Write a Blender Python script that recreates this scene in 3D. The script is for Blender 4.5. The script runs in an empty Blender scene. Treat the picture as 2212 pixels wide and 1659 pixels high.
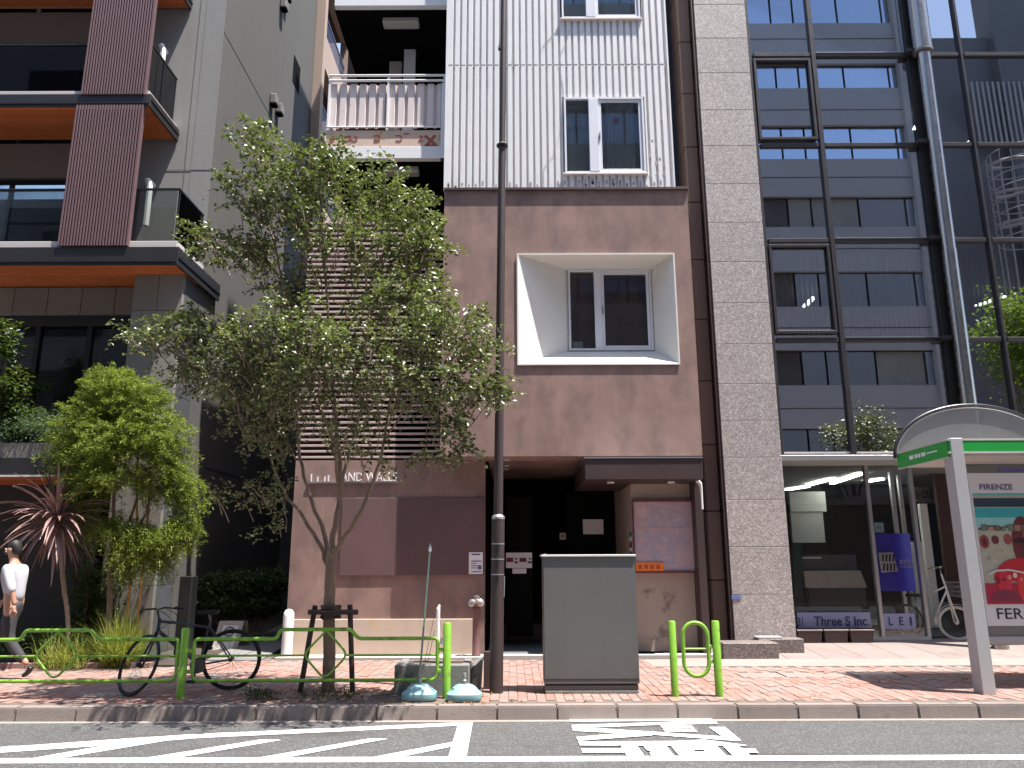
import bpy, bmesh, math, random
import numpy as np
from mathutils import Vector, Matrix, Euler, Quaternion
R = math.radians
SC = bpy.context.scene
COL = SC.collection
random.seed(7)

# ------------------------------------------------------------------ camera
PITCH, ROLL, FPX = R(12.86), R(-0.2), 1661.0
CAMP = Vector((0, 0, 1.5))
cd = bpy.data.cameras.new('camera'); cam = bpy.data.objects.new('camera', cd); COL.objects.link(cam)
CM = Matrix.Rotation(R(90) + PITCH, 3, 'X') @ Matrix.Rotation(ROLL, 3, 'Z')
cam.matrix_world = Matrix.Translation(CAMP) @ CM.to_4x4()
cd.sensor_fit = 'HORIZONTAL'; cd.sensor_width = 36.0; cd.lens = 36.0 * FPX / 2212.0
cd.clip_start = 0.05; cd.clip_end = 600
SC.camera = cam
# ------------------------------------------------------------------ sky and sun
SUN = Vector((0.30, -0.15, 1.0)).normalized()
w = bpy.data.worlds.new('World'); SC.world = w; w.use_nodes = True
wt = w.node_tree; wt.nodes.clear()
sky = wt.nodes.new('ShaderNodeTexSky'); sky.sky_type = 'NISHITA'; sky.sun_disc = False
sky.sun_elevation = math.asin(SUN.z); sky.sun_rotation = math.atan2(SUN.x, SUN.y)
sky.air_density = 1.0; sky.dust_density = 1.0; sky.ozone_density = 1.0
bg = wt.nodes.new('ShaderNodeBackground'); bg.inputs['Strength'].default_value = 0.15
wo = wt.nodes.new('ShaderNodeOutputWorld')
wt.links.new(sky.outputs[0], bg.inputs[0]); wt.links.new(bg.outputs[0], wo.inputs[0])
sd = bpy.data.lights.new('sun', 'SUN'); sd.energy = 5.0; sd.angle = R(0.5); sd.color = (1.0, 0.95, 0.88)
so = bpy.data.objects.new('sun', sd); COL.objects.link(so)
so.rotation_euler = (-SUN).to_track_quat('-Z', 'Y').to_euler(); so.location = (20, -10, 60)
SC.view_settings.view_transform = 'Standard'; SC.view_settings.look = 'None'
SC.view_settings.gamma = 1.0; SC.view_settings.use_curve_mapping = False
SC.view_settings.exposure = 1.38
SC.render.engine = 'CYCLES'
SC.cycles.max_bounces = 9; SC.cycles.transparent_max_bounces = 12; SC.cycles.glossy_bounces = 5
SC.cycles.sample_clamp_indirect = 6.0

# ------------------------------------------------------------------ projection of measured points to real places
def ray(px, py): return CM @ Vector(((px - 1106.0) / FPX, -(py - 829.5) / FPX, -1.0))
def at(px, py, Y): d = ray(px, py); return CAMP + d * (Y / d.y)
def gp(px, py, z=0.0): d = ray(px, py); return CAMP + d * ((z - CAMP.z) / d.z)
def atX(px, py, X): d = ray(px, py); return CAMP + d * (X / d.x)
def X_(px, py, Y): return at(px, py, Y).x
def Z_(px, py, Y): return at(px, py, Y).z

# ------------------------------------------------------------------ object helpers
def tag(o, label=None, cat=None, group=None, kind=None):
    if label: o['label'] = label
    if cat: o['category'] = cat
    if group: o['group'] = group
    if kind: o['kind'] = kind
    return o
def thing(name, label, cat, loc=(0, 0, 0), group=None):
    o = bpy.data.objects.new(name, None); COL.objects.link(o); o.location = loc
    o.empty_display_size = 0.2
    return tag(o, label, cat, group)
def adopt(o, parent):
    if parent is None: return o
    o.parent = parent
    if parent.type == 'EMPTY': o.matrix_parent_inverse = Matrix.Translation(-parent.location)
    return o
def kids(o): return [c for c in bpy.data.objects if c.parent is o]
def copy_tree(o, parent=None):
    c = o.copy(); COL.objects.link(c)
    if parent: c.parent = parent
    for ch in kids(o): copy_tree(ch, c)
    return c
def inst(name, mesh, loc, parent=None, rot=None, scale=None):
    o = bpy.data.objects.new(name, mesh); COL.objects.link(o); o.location = loc
    if rot: o.rotation_euler = rot
    if scale: o.scale = scale
    return adopt(o, parent)
class MB:
    def __init__(s): s.v = []; s.f = []; s.m = []; s.mi = 0
    def quad(s, *p): s.poly(p)
    def poly(s, p):
        n = len(s.v); s.v += [tuple(q) for q in p]; s.f.append(tuple(range(n, n + len(p)))); s.m.append(s.mi); return s
    def box(s, x0, x1, y0, y1, z0, z1):
        n = len(s.v)
        x0, x1 = min(x0, x1), max(x0, x1); y0, y1 = min(y0, y1), max(y0, y1); z0, z1 = min(z0, z1), max(z0, z1)
        s.v += [(x0,y0,z0),(x1,y0,z0),(x1,y1,z0),(x0,y1,z0),(x0,y0,z1),(x1,y0,z1),(x1,y1,z1),(x0,y1,z1)]
        for q in ((3,2,1,0),(4,5,6,7),(0,1,5,4),(1,2,6,5),(2,3,7,6),(3,0,4,7)):
            s.f.append(tuple(n + i for i in q)); s.m.append(s.mi)
        return s
    def hexa(s, p):   # 8 points, bottom ring then top ring
        n = len(s.v); s.v += [tuple(q) for q in p]
        for q in ((3,2,1,0),(4,5,6,7),(0,1,5,4),(1,2,6,5),(2,3,7,6),(3,0,4,7)):
            s.f.append(tuple(n + i for i in q)); s.m.append(s.mi)
        return s
    def prism(s, pts, vec):
        n = len(s.v); k = len(pts); vec = Vector(vec)
        s.v += [tuple(p) for p in pts] + [tuple(Vector(p) + vec) for p in pts]
        s.f.append(tuple(range(n + k - 1, n - 1, -1))); s.f.append(tuple(range(n + k, n + 2 * k))); s.m += [s.mi] * 2
        for i in range(k):
            j = (i + 1) % k; s.f.append((n + i, n + j, n + k + j, n + k + i)); s.m.append(s.mi)
        return s
    def bar(s, a, b, w, h, up=(0, 0, 1)):
        a, b = Vector(a), Vector(b); d = (b - a).normalized(); up = Vector(up)
        if abs(d.dot(up)) > 0.98: up = Vector((0, 1, 0))
        x = d.cross(up).normalized(); y = x.cross(d)
        x, y = x * w / 2, y * h / 2
        return s.hexa([a - x - y, a + x - y, a + x + y, a - x + y, b - x - y, b + x - y, b + x + y, b - x + y])
    def tube(s, pts, r, seg=8, closed=False, cap=True):
        pts = [Vector(p) for p in pts]; k = len(pts); n = len(s.v)
        rs = r if isinstance(r, (list, tuple)) else [r] * k
        ref = None
        for i, p in enumerate(pts):
            if closed: t = pts[(i + 1) % k] - pts[i - 1]
            else: t = pts[min(i + 1, k - 1)] - pts[max(i - 1, 0)]
            t.normalize()
            if ref is None:
                ref = t.cross(Vector((0.13, 0.21, 0.97))); 
                if ref.length < 0.1: ref = t.cross(Vector((1, 0, 0)))
                ref.normalize()
            ref = (ref - t * ref.dot(t)); ref.normalize(); b = t.cross(ref)
            for j in range(seg):
                a = 2 * math.pi * j / seg
                s.v.append(tuple(p + (ref * math.cos(a) + b * math.sin(a)) * rs[i]))
        for i in range(k if closed else k - 1):
            i2 = (i + 1) % k
            for j in range(seg):
                j2 = (j + 1) % seg
                s.f.append((n + i * seg + j, n + i * seg + j2, n + i2 * seg + j2, n + i2 * seg + j)); s.m.append(s.mi)
        if cap and not closed:
            s.f.append(tuple(n + j for j in reversed(range(seg)))); s.f.append(tuple(n + (k - 1) * seg + j for j in range(seg))); s.m += [s.mi] * 2
        return s
    def lathe(s, prof, c, seg=16, axis=None):
        c = Vector(c); q = Quaternion((1, 0, 0, 0)) if axis is None else Vector((0, 0, 1)).rotation_difference(Vector(axis))
        n = len(s.v); k = len(prof)
        for (r, z) in prof:
            for j in range(seg):
                a = 2 * math.pi * j / seg
                s.v.append(tuple(c + q @ Vector((max(r, 1e-4) * math.cos(a), max(r, 1e-4) * math.sin(a), z))))
        for i in range(k - 1):
            for j in range(seg):
                j2 = (j + 1) % seg
                s.f.append((n + i * seg + j, n + i * seg + j2, n + (i + 1) * seg + j2, n + (i + 1) * seg + j)); s.m.append(s.mi)
        s.f.append(tuple(n + j for j in reversed(range(seg)))); s.f.append(tuple(n + (k - 1) * seg + j for j in range(seg))); s.m += [s.mi] * 2
        return s
    def mesh(s, name, mat, bev=0.0, smooth=False, seg=1):
        me = bpy.data.meshes.new(name); me.from_pydata(s.v, [], s.f)
        mats = mat if isinstance(mat, (list, tuple)) else [mat]
        for m in mats: me.materials.append(m)
        if len(mats) > 1: me.polygons.foreach_set('material_index', s.m)
        bm = bmesh.new(); bm.from_mesh(me)
        bmesh.ops.recalc_face_normals(bm, faces=bm.faces)
        if bev:
            es = [e for e in bm.edges if e.is_manifold and e.calc_face_angle(0) > 0.5]
            bmesh.ops.bevel(bm, geom=es, offset=bev, segments=seg, affect='EDGES', clamp_overlap=True)
        bm.to_mesh(me); bm.free()
        if smooth:
            for p in me.polygons: p.use_smooth = True
            me.set_sharp_from_angle(angle=R(40))
        me.update()
        return me
    def build(s, name, mat, parent=None, bev=0.0, smooth=False, seg=1):
        o = bpy.data.objects.new(name, s.mesh(name, mat, bev, smooth, seg)); COL.objects.link(o)
        return adopt(o, parent)
def bx(name, mat, parent, *a, bev=0.0): return MB().box(*a).build(name, mat, parent, bev=bev)

# ------------------------------------------------------------------ material helpers
def lin(c):
    if isinstance(c, str):
        c = [int(c[i:i + 2], 16) / 255 for i in (0, 2, 4)]
        return tuple(x / 12.92 if x <= 0.04045 else ((x + 0.055) / 1.055) ** 2.4 for x in c)
    return tuple(c)
class NT:
    def __init__(s, name):
        s.m = bpy.data.materials.new(name); s.m.use_nodes = True; s.t = s.m.node_tree; s.t.nodes.clear()
        s.out = s.n('ShaderNodeOutputMaterial')
    def n(s, t, **k):
        o = s.t.nodes.new(t)
        for a, b in k.items(): setattr(o, a, b)
        return o
    def l(s, a, b): s.t.links.new(a, b)
    def math(s, op, a, b=None, c=None):
        o = s.n('ShaderNodeMath', operation=op)
        for i, x in enumerate((a, b, c)):
            if x is None: continue
            if isinstance(x, (int, float)): o.inputs[i].default_value = x
            else: s.l(x, o.inputs[i])
        return o.outputs[0]
    def noise(s, scale, detail=3, rough=0.55, stretch=None, obj=False):
        if obj: src = s.n('ShaderNodeTexCoord').outputs['Object']
        else: src = s.n('ShaderNodeNewGeometry').outputs['Position']
        if stretch:
            mp = s.n('ShaderNodeMapping'); mp.inputs['Scale'].default_value = stretch; s.l(src, mp.inputs[0]); src = mp.outputs[0]
        t = s.n('ShaderNodeTexNoise'); t.inputs['Scale'].default_value = scale; t.inputs['Detail'].default_value = detail
        t.inputs['Roughness'].default_value = rough; s.l(src, t.inputs['Vector']); return t.outputs[0]
    def ramp(s, fac, stops):
        o = s.n('ShaderNodeValToRGB'); e = o.color_ramp.elements
        while len(e) < len(stops): e.new(0.5)
        for el, (p, c) in zip(e, stops): el.position = p; el.color = (*lin(c)[:3], 1)
        s.l(fac, o.inputs[0]); return o.outputs[0]
    def mix(s, fac, a, b, mode='MIX'):
        o = s.n('ShaderNodeMix', data_type='RGBA', blend_type=mode)
        for i, x in ((0, fac), (6, a), (7, b)):
            if isinstance(x, (int, float)): o.inputs[i].default_value = x
            elif isinstance(x, (tuple, list)): o.inputs[i].default_value = (*x[:3], 1)
            else: s.l(x, o.inputs[i])
        return o.outputs[2]
def pm(name, c, rough=0.7, metal=0.0, var=0.18, vs=2.0, fine=0.12, fs=45.0, bump=0.15, bs=60.0, streak=0.0, stain=None, island=0.0,
       spec=0.5, speck=None, obj=False, coat=0.0, stretch=None):
    """general weathered surface: base colour, broad mottling, fine grain, vertical streaks, stains, grain relief"""
    c = lin(c); N = NT(name)
    p = N.n('ShaderNodeBsdfPrincipled'); N.l(p.outputs[0], N.out.inputs[0])
    col = None
    v = N.math('MULTIPLY_ADD', N.noise(vs, 4, 0.6, stretch, obj), 2 * var, 1 - var)
    if fine: v = N.math('MULTIPLY', v, N.math('MULTIPLY_ADD', N.noise(fs, 3, 0.6, None, obj), 2 * fine, 1 - fine))
    if streak: v = N.math('MULTIPLY', v, N.math('MULTIPLY_ADD', N.noise(6.0, 4, 0.6, (1, 1, 0.09), obj), 2 * streak, 1 - streak))
    if island:
        g = N.n('ShaderNodeNewGeometry'); oi = N.n('ShaderNodeObjectInfo')
        r = N.math('FRACT', N.math('ADD', g.outputs['Random Per Island'], oi.outputs['Random']))
        v = N.math('MULTIPLY', v, N.math('MULTIPLY_ADD', r, 2 * island, 1 - island))
    h = N.n('ShaderNodeHueSaturation'); h.inputs['Color'].default_value = (*c, 1); N.l(v, h.inputs['Value']); col = h.outputs[0]
    if speck:
        vo = N.n('ShaderNodeTexVoronoi'); vo.inputs['Scale'].default_value = speck[0]
        N.l(N.n('ShaderNodeNewGeometry').outputs['Position'], vo.inputs['Vector'])
        sp = N.n('ShaderNodeSeparateColor'); N.l(vo.outputs['Color'], sp.inputs[0])
        col = N.mix(1.0, col, N.ramp(sp.outputs[0], speck[1]), 'MULTIPLY')
    if stain:
        f = N.ramp(N.noise(stain[1], 5, 0.65, stain[3] if len(stain) > 3 else None, obj), [(stain[2], (0, 0, 0)), (min(1, stain[2] + (stain[4] if len(stain) > 4 else 0.08)), (1, 1, 1))])
        col = N.mix(f, col, lin(stain[0]))
    N.l(col, p.inputs['Base Color'])
    p.inputs['Metallic'].default_value = metal; p.inputs['Specular IOR Level'].default_value = spec
    p.inputs['Coat Weight'].default_value = coat
    N.l(N.math('MULTIPLY_ADD', N.noise(vs * 3, 3, 0.5, None, obj), 0.2, rough - 0.1), p.inputs['Roughness'])
    if bump:
        b = N.n('ShaderNodeBump'); b.inputs['Strength'].default_value = bump; b.inputs['Distance'].default_value = 0.01
        N.l(N.noise(bs, 4, 0.6, None, obj), b.inputs['Height']); N.l(b.outputs[0], p.inputs['Normal'])
    return N.m
def glass(name, refl=0.35, tint=(0.55, 0.58, 0.6), gcol=(0.9, 0.93, 1.0), wav=0.0):
    N = NT(name); g = N.n('ShaderNodeBsdfGlossy'); g.inputs['Roughness'].default_value = 0.0; g.inputs['Color'].default_value = (*gcol, 1)
    t = N.n('ShaderNodeBsdfTransparent'); t.inputs['Color'].default_value = (*tint, 1)
    lw = N.n('ShaderNodeFresnel'); lw.inputs['IOR'].default_value = 1.5
    f = N.math('MINIMUM', N.math('ADD', lw.outputs[0], refl - 0.04), 1.0)
    m = N.n('ShaderNodeMixShader'); N.l(f, m.inputs[0]); N.l(t.outputs[0], m.inputs[1]); N.l(g.outputs[0], m.inputs[2])
    if wav:
        b = N.n('ShaderNodeBump'); b.inputs['Strength'].default_value = wav; b.inputs['Distance'].default_value = 0.02
        N.l(N.noise(0.9, 1, 0.4), b.inputs['Height']); N.l(b.outputs[0], g.inputs['Normal'])
    N.l(m.outputs[0], N.out.inputs[0]); return N.m
def emit(name, c, s):
    N = NT(name); e = N.n('ShaderNodeEmission'); e.inputs[0].default_value = (*lin(c), 1); e.inputs[1].default_value = s
    N.l(e.outputs[0], N.out.inputs[0]); return N.m
def leafm(name, stops, transl=0.35, rough=0.45, spec=0.5):
    N = NT(name); g = N.n('ShaderNodeNewGeometry')
    col = N.ramp(g.outputs['Random Per Island'], stops)
    big = N.math('MULTIPLY_ADD', N.noise(1.3, 3), 0.9, 0.55)
    h = N.n('ShaderNodeHueSaturation'); N.l(col, h.inputs['Color']); N.l(big, h.inputs['Value'])
    p = N.n('ShaderNodeBsdfPrincipled'); N.l(h.outputs[0], p.inputs['Base Color']); p.inputs['Roughness'].default_value = rough
    p.inputs['Specular IOR Level'].default_value = spec
    t = N.n('ShaderNodeBsdfTranslucent'); N.l(N.mix(0.5, h.outputs[0], (0.22, 0.32, 0.03)), t.inputs[0])
    m = N.n('ShaderNodeMixShader'); m.inputs[0].default_value = transl; N.l(p.outputs[0], m.inputs[1]); N.l(t.outputs[0], m.inputs[2])
    N.l(m.outputs[0], N.out.inputs[0]); return N.m

def text_obj(name, s, x0, x1, z0, z1, Y, mat, parent, thick=0.004, keep=True, org=None, xdir=(1, 0, 0), bold=0.0):
    """lettering fitted into a rectangle on a wall; org/xdir place it on a turned wall"""
    cu = bpy.data.curves.new(name, 'FONT'); cu.body = s; cu.size = 1; cu.extrude = 0.001; cu.resolution_u = 3; cu.offset = bold
    t = bpy.data.objects.new(name, cu); COL.objects.link(t)
    dg = bpy.context.evaluated_depsgraph_get(); me = bpy.data.meshes.new_from_object(t.evaluated_get(dg))
    bpy.data.objects.remove(t); bpy.data.curves.remove(cu)
    n = len(me.vertices); co = np.empty(n * 3); me.vertices.foreach_get('co', co); co = co.reshape(-1, 3)
    lo, hi = co.min(0), co.max(0); u = (co[:, 0] - lo[0]) / (hi[0] - lo[0]); v = (co[:, 1] - lo[1]) / (hi[1] - lo[1])
    d = (co[:, 2] - lo[2]) / max(hi[2] - lo[2], 1e-6) * thick
    xd = Vector(xdir).normalized(); nd = Vector((xd.y, -xd.x, 0))
    o = Vector(org) if org is not None else Vector((0, Y, 0))
    P = np.outer(x0 + u * (x1 - x0), np.array(xd)) + np.outer(d, np.array(nd)) + np.array((o.x, o.y, 0))
    P[:, 2] = z0 + v * (z1 - z0)
    me.vertices.foreach_set('co', P.ravel()); me.name = name
    me.materials.clear(); me.materials.append(mat); me.update()
    ob = bpy.data.objects.new(name, me); COL.objects.link(ob); return adopt(ob, parent)

def leaves(name, centers, per, spread, ln, wd, mat, parent, seed, up=0.6, droop=0.0, radial=None, twig=None):
    """leaf blades scattered round twig tips: one mesh of folded blades"""
    rg = np.random.default_rng(seed); C = np.repeat(np.array(centers, float), per, axis=0); n = len(C)
    P = C + rg.normal(0, 1, (n, 3)) * np.array(spread)
    if twig is not None:                                   # leaves set along short twigs
        k = len(centers); mid = np.array(centers, float).mean(0); out = np.array(centers, float) - mid; out /= np.linalg.norm(out, axis=1)[:, None] + 1e-6
        D = rg.normal(0, 1, (k, 3)) * (1, 1, .45) + out * twig[2]; D[:, 2] += twig[3]; D /= np.linalg.norm(D, axis=1)[:, None]
        L = twig[0] * rg.uniform(.5, 1.3, k); t = rg.uniform(0, 1, n); Dn = np.repeat(D, per, axis=0); Ln = np.repeat(L, per)
        P = P * 0 + C + Dn * ((t - .3) * Ln)[:, None]; P[:, 2] -= (t * t) * Ln * twig[4]
        P += rg.normal(0, 1, (n, 3)) * twig[1]
    nrm = rg.normal(0, 1, (n, 3)); nrm[:, 2] = np.abs(nrm[:, 2]) + up * 2; nrm /= np.linalg.norm(nrm, axis=1)[:, None]
    a = rg.normal(0, 1, (n, 3))
    if radial is not None:
        a = a * 0.5 + (P - C) / (np.linalg.norm(P - C, axis=1)[:, None] + 1e-6) * radial
    if twig is not None: a = a * .75 + Dn * .8
    a[:, 2] -= droop
    a -= nrm * (a * nrm).sum(1)[:, None]; a /= np.linalg.norm(a, axis=1)[:, None]
    b = np.cross(nrm, a); L = ln * rg.uniform(0.6, 1.25, (n, 1)); W = wd * rg.uniform(0.7, 1.2, (n, 1))
    v = np.empty((n, 4, 3)); v[:, 0] = P; v[:, 1] = P + a * L * 0.5 + b * W * 0.5 + nrm * W * 0.18
    v[:, 2] = P + a * L - nrm * L * 0.1; v[:, 3] = P + a * L * 0.5 - b * W * 0.5 + nrm * W * 0.18
    idx = np.arange(n) * 4
    f = np.stack([idx, idx + 1, idx + 2, idx, idx + 2, idx + 3], 1).ravel()
    me = bpy.data.meshes.new(name); me.vertices.add(n * 4); me.vertices.foreach_set('co', v.ravel())
    me.loops.add(n * 6); me.loops.foreach_set('vertex_index', f.astype(np.int32))
    me.polygons.add(n * 2); me.polygons.foreach_set('loop_start', np.arange(0, n * 6, 3, dtype=np.int32))
    me.update(); me.validate(); me.materials.append(mat)
    o = bpy.data.objects.new(name, me); COL.objects.link(o); return adopt(o, parent)
def blob_centers(blobs, seed, shell=0.55):
    """twig tips inside crown lobes; lobe = (px, py, rx px, ry px, Y, depth radius m, number)"""
    rg = np.random.default_rng(seed); out = []
    for (px, py, rx, ry, Y, rd, n) in blobs:
        c = at(px, py, Y); k = (at(px + 100, py, Y) - c).x / 100
        d = rg.normal(0, 1, (n, 3)); d /= np.linalg.norm(d, axis=1)[:, None]
        r = rg.uniform(0, 1, n) ** shell
        out.append(np.array(c) + d * r[:, None] * np.array((rx * k, rd, ry * k)))
    return np.concatenate(out)
# ------------------------------------------------------------------ materials
M = {}
M['asphalt'] = pm('asphalt', (0.070, 0.069, 0.069), 0.85, var=0.22, vs=0.9, fine=0.35, fs=70, bump=0.6, bs=140, stretch=(0.35, 1, 1), stain=((0.035, 0.034, 0.034), 1.1, 0.56, (0.4, 1.5, 1), .16), speck=(90, [(0.0, (0.7, 0.7, 0.7)), (0.75, (1, 1, 1)), (0.9, (2.0, 2.0, 2.0))]))
M['paint'] = pm('road_paint', (0.72, 0.71, 0.69), 0.6, var=0.1, vs=2, fine=0.1, fs=60, bump=0.3, stain=((0.22, 0.22, 0.22), 14, 0.60, (1, 1, 1), .1))
M['gutter'] = pm('gutter_concrete', (0.24, 0.205, 0.185), 0.85, var=0.2, vs=3, fine=0.2)
M['kerb'] = pm('kerb_concrete', (0.20, 0.165, 0.15), 0.85, var=0.2, vs=3.5, fine=0.22, fs=70, bump=0.4, streak=0.12, stain=((0.09, 0.075, 0.065), 2.2, 0.62), island=0.08)
M['joint'] = pm('paving_joint_sand', (0.13, 0.10, 0.085), 0.95, var=0.25, fine=0.25)
def brick_mat():
    N = NT('paving_brick'); p = N.n('ShaderNodeBsdfPrincipled'); N.l(p.outputs[0], N.out.inputs[0])
    g = N.n('ShaderNodeNewGeometry'); oi = N.n('ShaderNodeObjectInfo')
    r = N.math('FRACT', N.math('ADD', g.outputs['Random Per Island'], oi.outputs['Random']))
    a = N.ramp(r, [(0.0, (0.245, 0.115, 0.092)), (0.3, (0.285, 0.15, 0.122)), (0.6, (0.31, 0.18, 0.15)), (0.82, (0.27, 0.13, 0.102)), (0.86, (0.19, 0.165, 0.15)), (1.0, (0.23, 0.165, 0.14))])
    f = N.ramp(N.noise(1.1, 4), [(0.42, (0, 0, 0)), (0.68, (0.75, 0.75, 0.75))])
    c = N.mix(f, a, (0.23, 0.19, 0.172))
    c = N.mix(1.0, c, N.ramp(N.noise(40, 3), [(0.3, (0.8, 0.8, 0.8)), (0.7, (1.15, 1.15, 1.15))]), 'MULTIPLY')
    N.l(c, p.inputs['Base Color']); p.inputs['Roughness'].default_value = 0.8
    b = N.n('ShaderNodeBump'); b.inputs['Strength'].default_value = 0.3; b.inputs['Distance'].default_value = 0.01; N.l(N.noise(90, 3), b.inputs['Height']); N.l(b.outputs[0], p.inputs['Normal'])
    return N.m
M['brick'] = brick_mat()
M['forecourt'] = pm('forecourt_tile', (0.225, 0.18, 0.165), 0.7, var=0.12, vs=2.5, fine=0.14, bump=0.1, island=0.07, stain=((0.15, 0.12, 0.11), 2.0, 0.55, (1, 1, 1), .2))
M['soil'] = pm('soil', (0.05, 0.04, 0.03), 0.95, var=0.3, fine=0.3, bump=0.8, bs=40)
M['concrete'] = pm('concrete', (0.17, 0.165, 0.16), 0.85, var=0.15, vs=1.5, fine=0.15, streak=0.1)
M['pit'] = pm('grey_granite_kerb', (0.17, 0.165, 0.155), 0.8, var=0.2, vs=4, fine=0.3, fs=50, bump=0.6, stain=((0.07, 0.07, 0.06), 3, 0.6))
M['plaster'] = pm('brown_plaster', (0.275, 0.176, 0.150), 0.85, var=0.28, vs=1.6, fine=0.07, fs=30, bump=0.12, bs=35, streak=0.16, stretch=(1, 1, 0.6), stain=((0.165, 0.108, 0.098), 1.9, 0.42, (1.2, 1, 0.8), 0.30))
M['panel'] = pm('purple_brown_panel', (0.125, 0.068, 0.070), 0.7, var=0.28, vs=1.8, fine=0.06, bump=0.08, stain=((0.10, 0.065, 0.060), 1.4, 0.42, (1, 1, 1), 0.35))
M['metalbrown'] = pm('dark_brown_metal', (0.062, 0.040, 0.040), 0.5, 0.3, var=0.2, vs=3, fine=0.08, bump=0.05, streak=0.1)
M['plinth'] = pm('cream_plinth', (0.47, 0.37, 0.30), 0.8, var=0.12, vs=3, fine=0.06, stain=((0.50, 0.37, 0.22), 2.5, 0.60), streak=0.08)
M['step'] = pm('pale_step', (0.40, 0.355, 0.33), 0.75, var=0.12, fine=0.1)
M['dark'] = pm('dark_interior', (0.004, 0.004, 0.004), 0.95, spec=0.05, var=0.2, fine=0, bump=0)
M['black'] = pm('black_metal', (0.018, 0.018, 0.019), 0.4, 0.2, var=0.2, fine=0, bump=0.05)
M['door'] = pm('black_door', (0.004, 0.0045, 0.004), 0.8, spec=0.08, var=0.2, fine=0, bump=0.03)
M['louver'] = pm('slat_paint', (0.46, 0.36, 0.33), 0.6, var=0.15, vs=5, fine=0.05, stain=((0.25, 0.15, 0.12), 8, 0.66))
M['louverback'] = pm('louver_backing', (0.055, 0.022, 0.022), 0.85, var=0.2, fine=0.1)
M['corr'] = pm('white_corrugated_metal', (0.75, 0.73, 0.725), 0.5, var=0.05, vs=3, fine=0.03, bump=0.04, streak=0.10, stain=((0.46, 0.37, 0.32), 5.0, 0.60, (1, 1, 0.16), 0.22))
M['corrpink'] = pm('aged_white_metal', (0.66, 0.57, 0.54), 0.55, var=0.08, vs=3, fine=0.04, bump=0.04, streak=0.12, stain=((0.42, 0.22, 0.12), 4.0, 0.68))
M['white'] = pm('white_paint', (0.75, 0.74, 0.74), 0.5, var=0.05, vs=3, fine=0.03, bump=0.03, streak=0.06)
M['reveal'] = pm('white_reveal', (0.66, 0.63, 0.59), 0.75, var=0.03, fine=0.02, bump=0.03)
M['frame'] = pm('white_window_frame', (0.70, 0.71, 0.76), 0.4, var=0.04, fine=0.02, bump=0.02)
M['mural'] = pm('faded_mural_board', (0.60, 0.44, 0.34), 0.75, var=0.12, vs=4, fine=0.05, stain=((0.52, 0.30, 0.12), 2.5, 0.60, (1.5, 1, 0.5)))
M['rust'] = pm('faded_red_paint', (0.32, 0.075, 0.05), 0.8, var=0.35, vs=14, fine=0.2)
M['lamp'] = pm('lamp_cover', (0.42, 0.38, 0.35), 0.5, var=0.05, fine=0.02, bump=0)
M['redwall'] = pm('red_brown_wall', (0.075, 0.042, 0.036), 0.85, var=0.2, fine=0.08)
M['winglass'] = glass('window_glass', 0.025, (0.86, 0.87, 0.86))
M['winback'] = pm('room_grey', (0.60, 0.61, 0.59), 0.9, var=0.15, fine=0)
M['curtain'] = pm('lace_curtain', (0.70, 0.72, 0.72), 0.9, var=0.12, fine=0, bump=0)
M['red'] = pm('red_plastic', (0.55, 0.02, 0.025), 0.5, fine=0, var=0.05)
M['paper'] = pm('paper', (0.72, 0.70, 0.74), 0.8, var=0.03, fine=0.02, bump=0)
M['ink'] = pm('ink', (0.10, 0.10, 0.20), 0.8, var=0.05, fine=0, bump=0)
M['inkred'] = pm('ink_dark_red', (0.16, 0.02, 0.03), 0.8, var=0.05, fine=0, bump=0)
M['granite'] = pm('pink_grey_granite', (0.345, 0.305, 0.295), 0.55, var=0.08, vs=2, fine=0.2, fs=60, bump=0.25, bs=80, streak=0.05, island=0.05,
                  speck=(52, [(0.0, (0.66, 0.64, 0.66)), (0.35, (0.92, 0.92, 0.92)), (0.7, (1.03, 1.03, 1.03)), (0.94, (1.5, 1.5, 1.45))]), stain=((0.20, 0.155, 0.125), 0.5, 0.72))
M['granblock'] = pm('dark_granite', (0.15, 0.12, 0.115), 0.6, var=0.1, vs=3, fine=0.3, fs=80, bump=0.3, speck=(60, [(0, (0.6, 0.6, 0.6)), (0.8, (1.1, 1.1, 1.1)), (0.95, (1.8, 1.8, 1.8))]))
M['brtile'] = pm('brown_side_tile', (0.115, 0.075, 0.062), 0.55, var=0.14, vs=1.0, fine=0.1, bump=0.1, island=0.12, streak=0.1)
M['mull'] = pm('bronze_mullion', (0.055, 0.050, 0.053), 0.4, 0.5, var=0.1, fine=0.03, bump=0.02)
M['alu'] = pm('aluminium', (0.42, 0.41, 0.42), 0.35, 0.7, var=0.08, fine=0.03, bump=0.02)
M['officeglass'] = glass('reflective_office_glass', 0.42, (0.56, 0.57, 0.59), (0.95, 0.94, 0.97), wav=0.012)
M['shopglass'] = glass('shop_glass', 0.05, (0.93, 0.94, 0.93))
M['offdark'] = pm('office_interior', (0.05, 0.05, 0.05), 0.9, var=0.2, fine=0, bump=0)
M['ceil'] = pm('office_ceiling', (0.30, 0.31, 0.29), 0.9, var=0.1, fine=0, bump=0)
M['tube'] = emit('fluorescent_tube', (0.9, 1.0, 0.85), 9.0)
M['tube2'] = emit('shop_fluorescent_tube', (0.95, 1.0, 0.9), 7.0)
M['blind'] = pm('blind_strip', (0.55, 0.55, 0.53), 0.9, var=0.1, fine=0, bump=0)
M['oppwall'] = pm('blue_grey_tile_wall', (0.42, 0.41, 0.41), 0.7, var=0.08, vs=0.6, fine=0.08, fs=12, bump=0.1)
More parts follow.
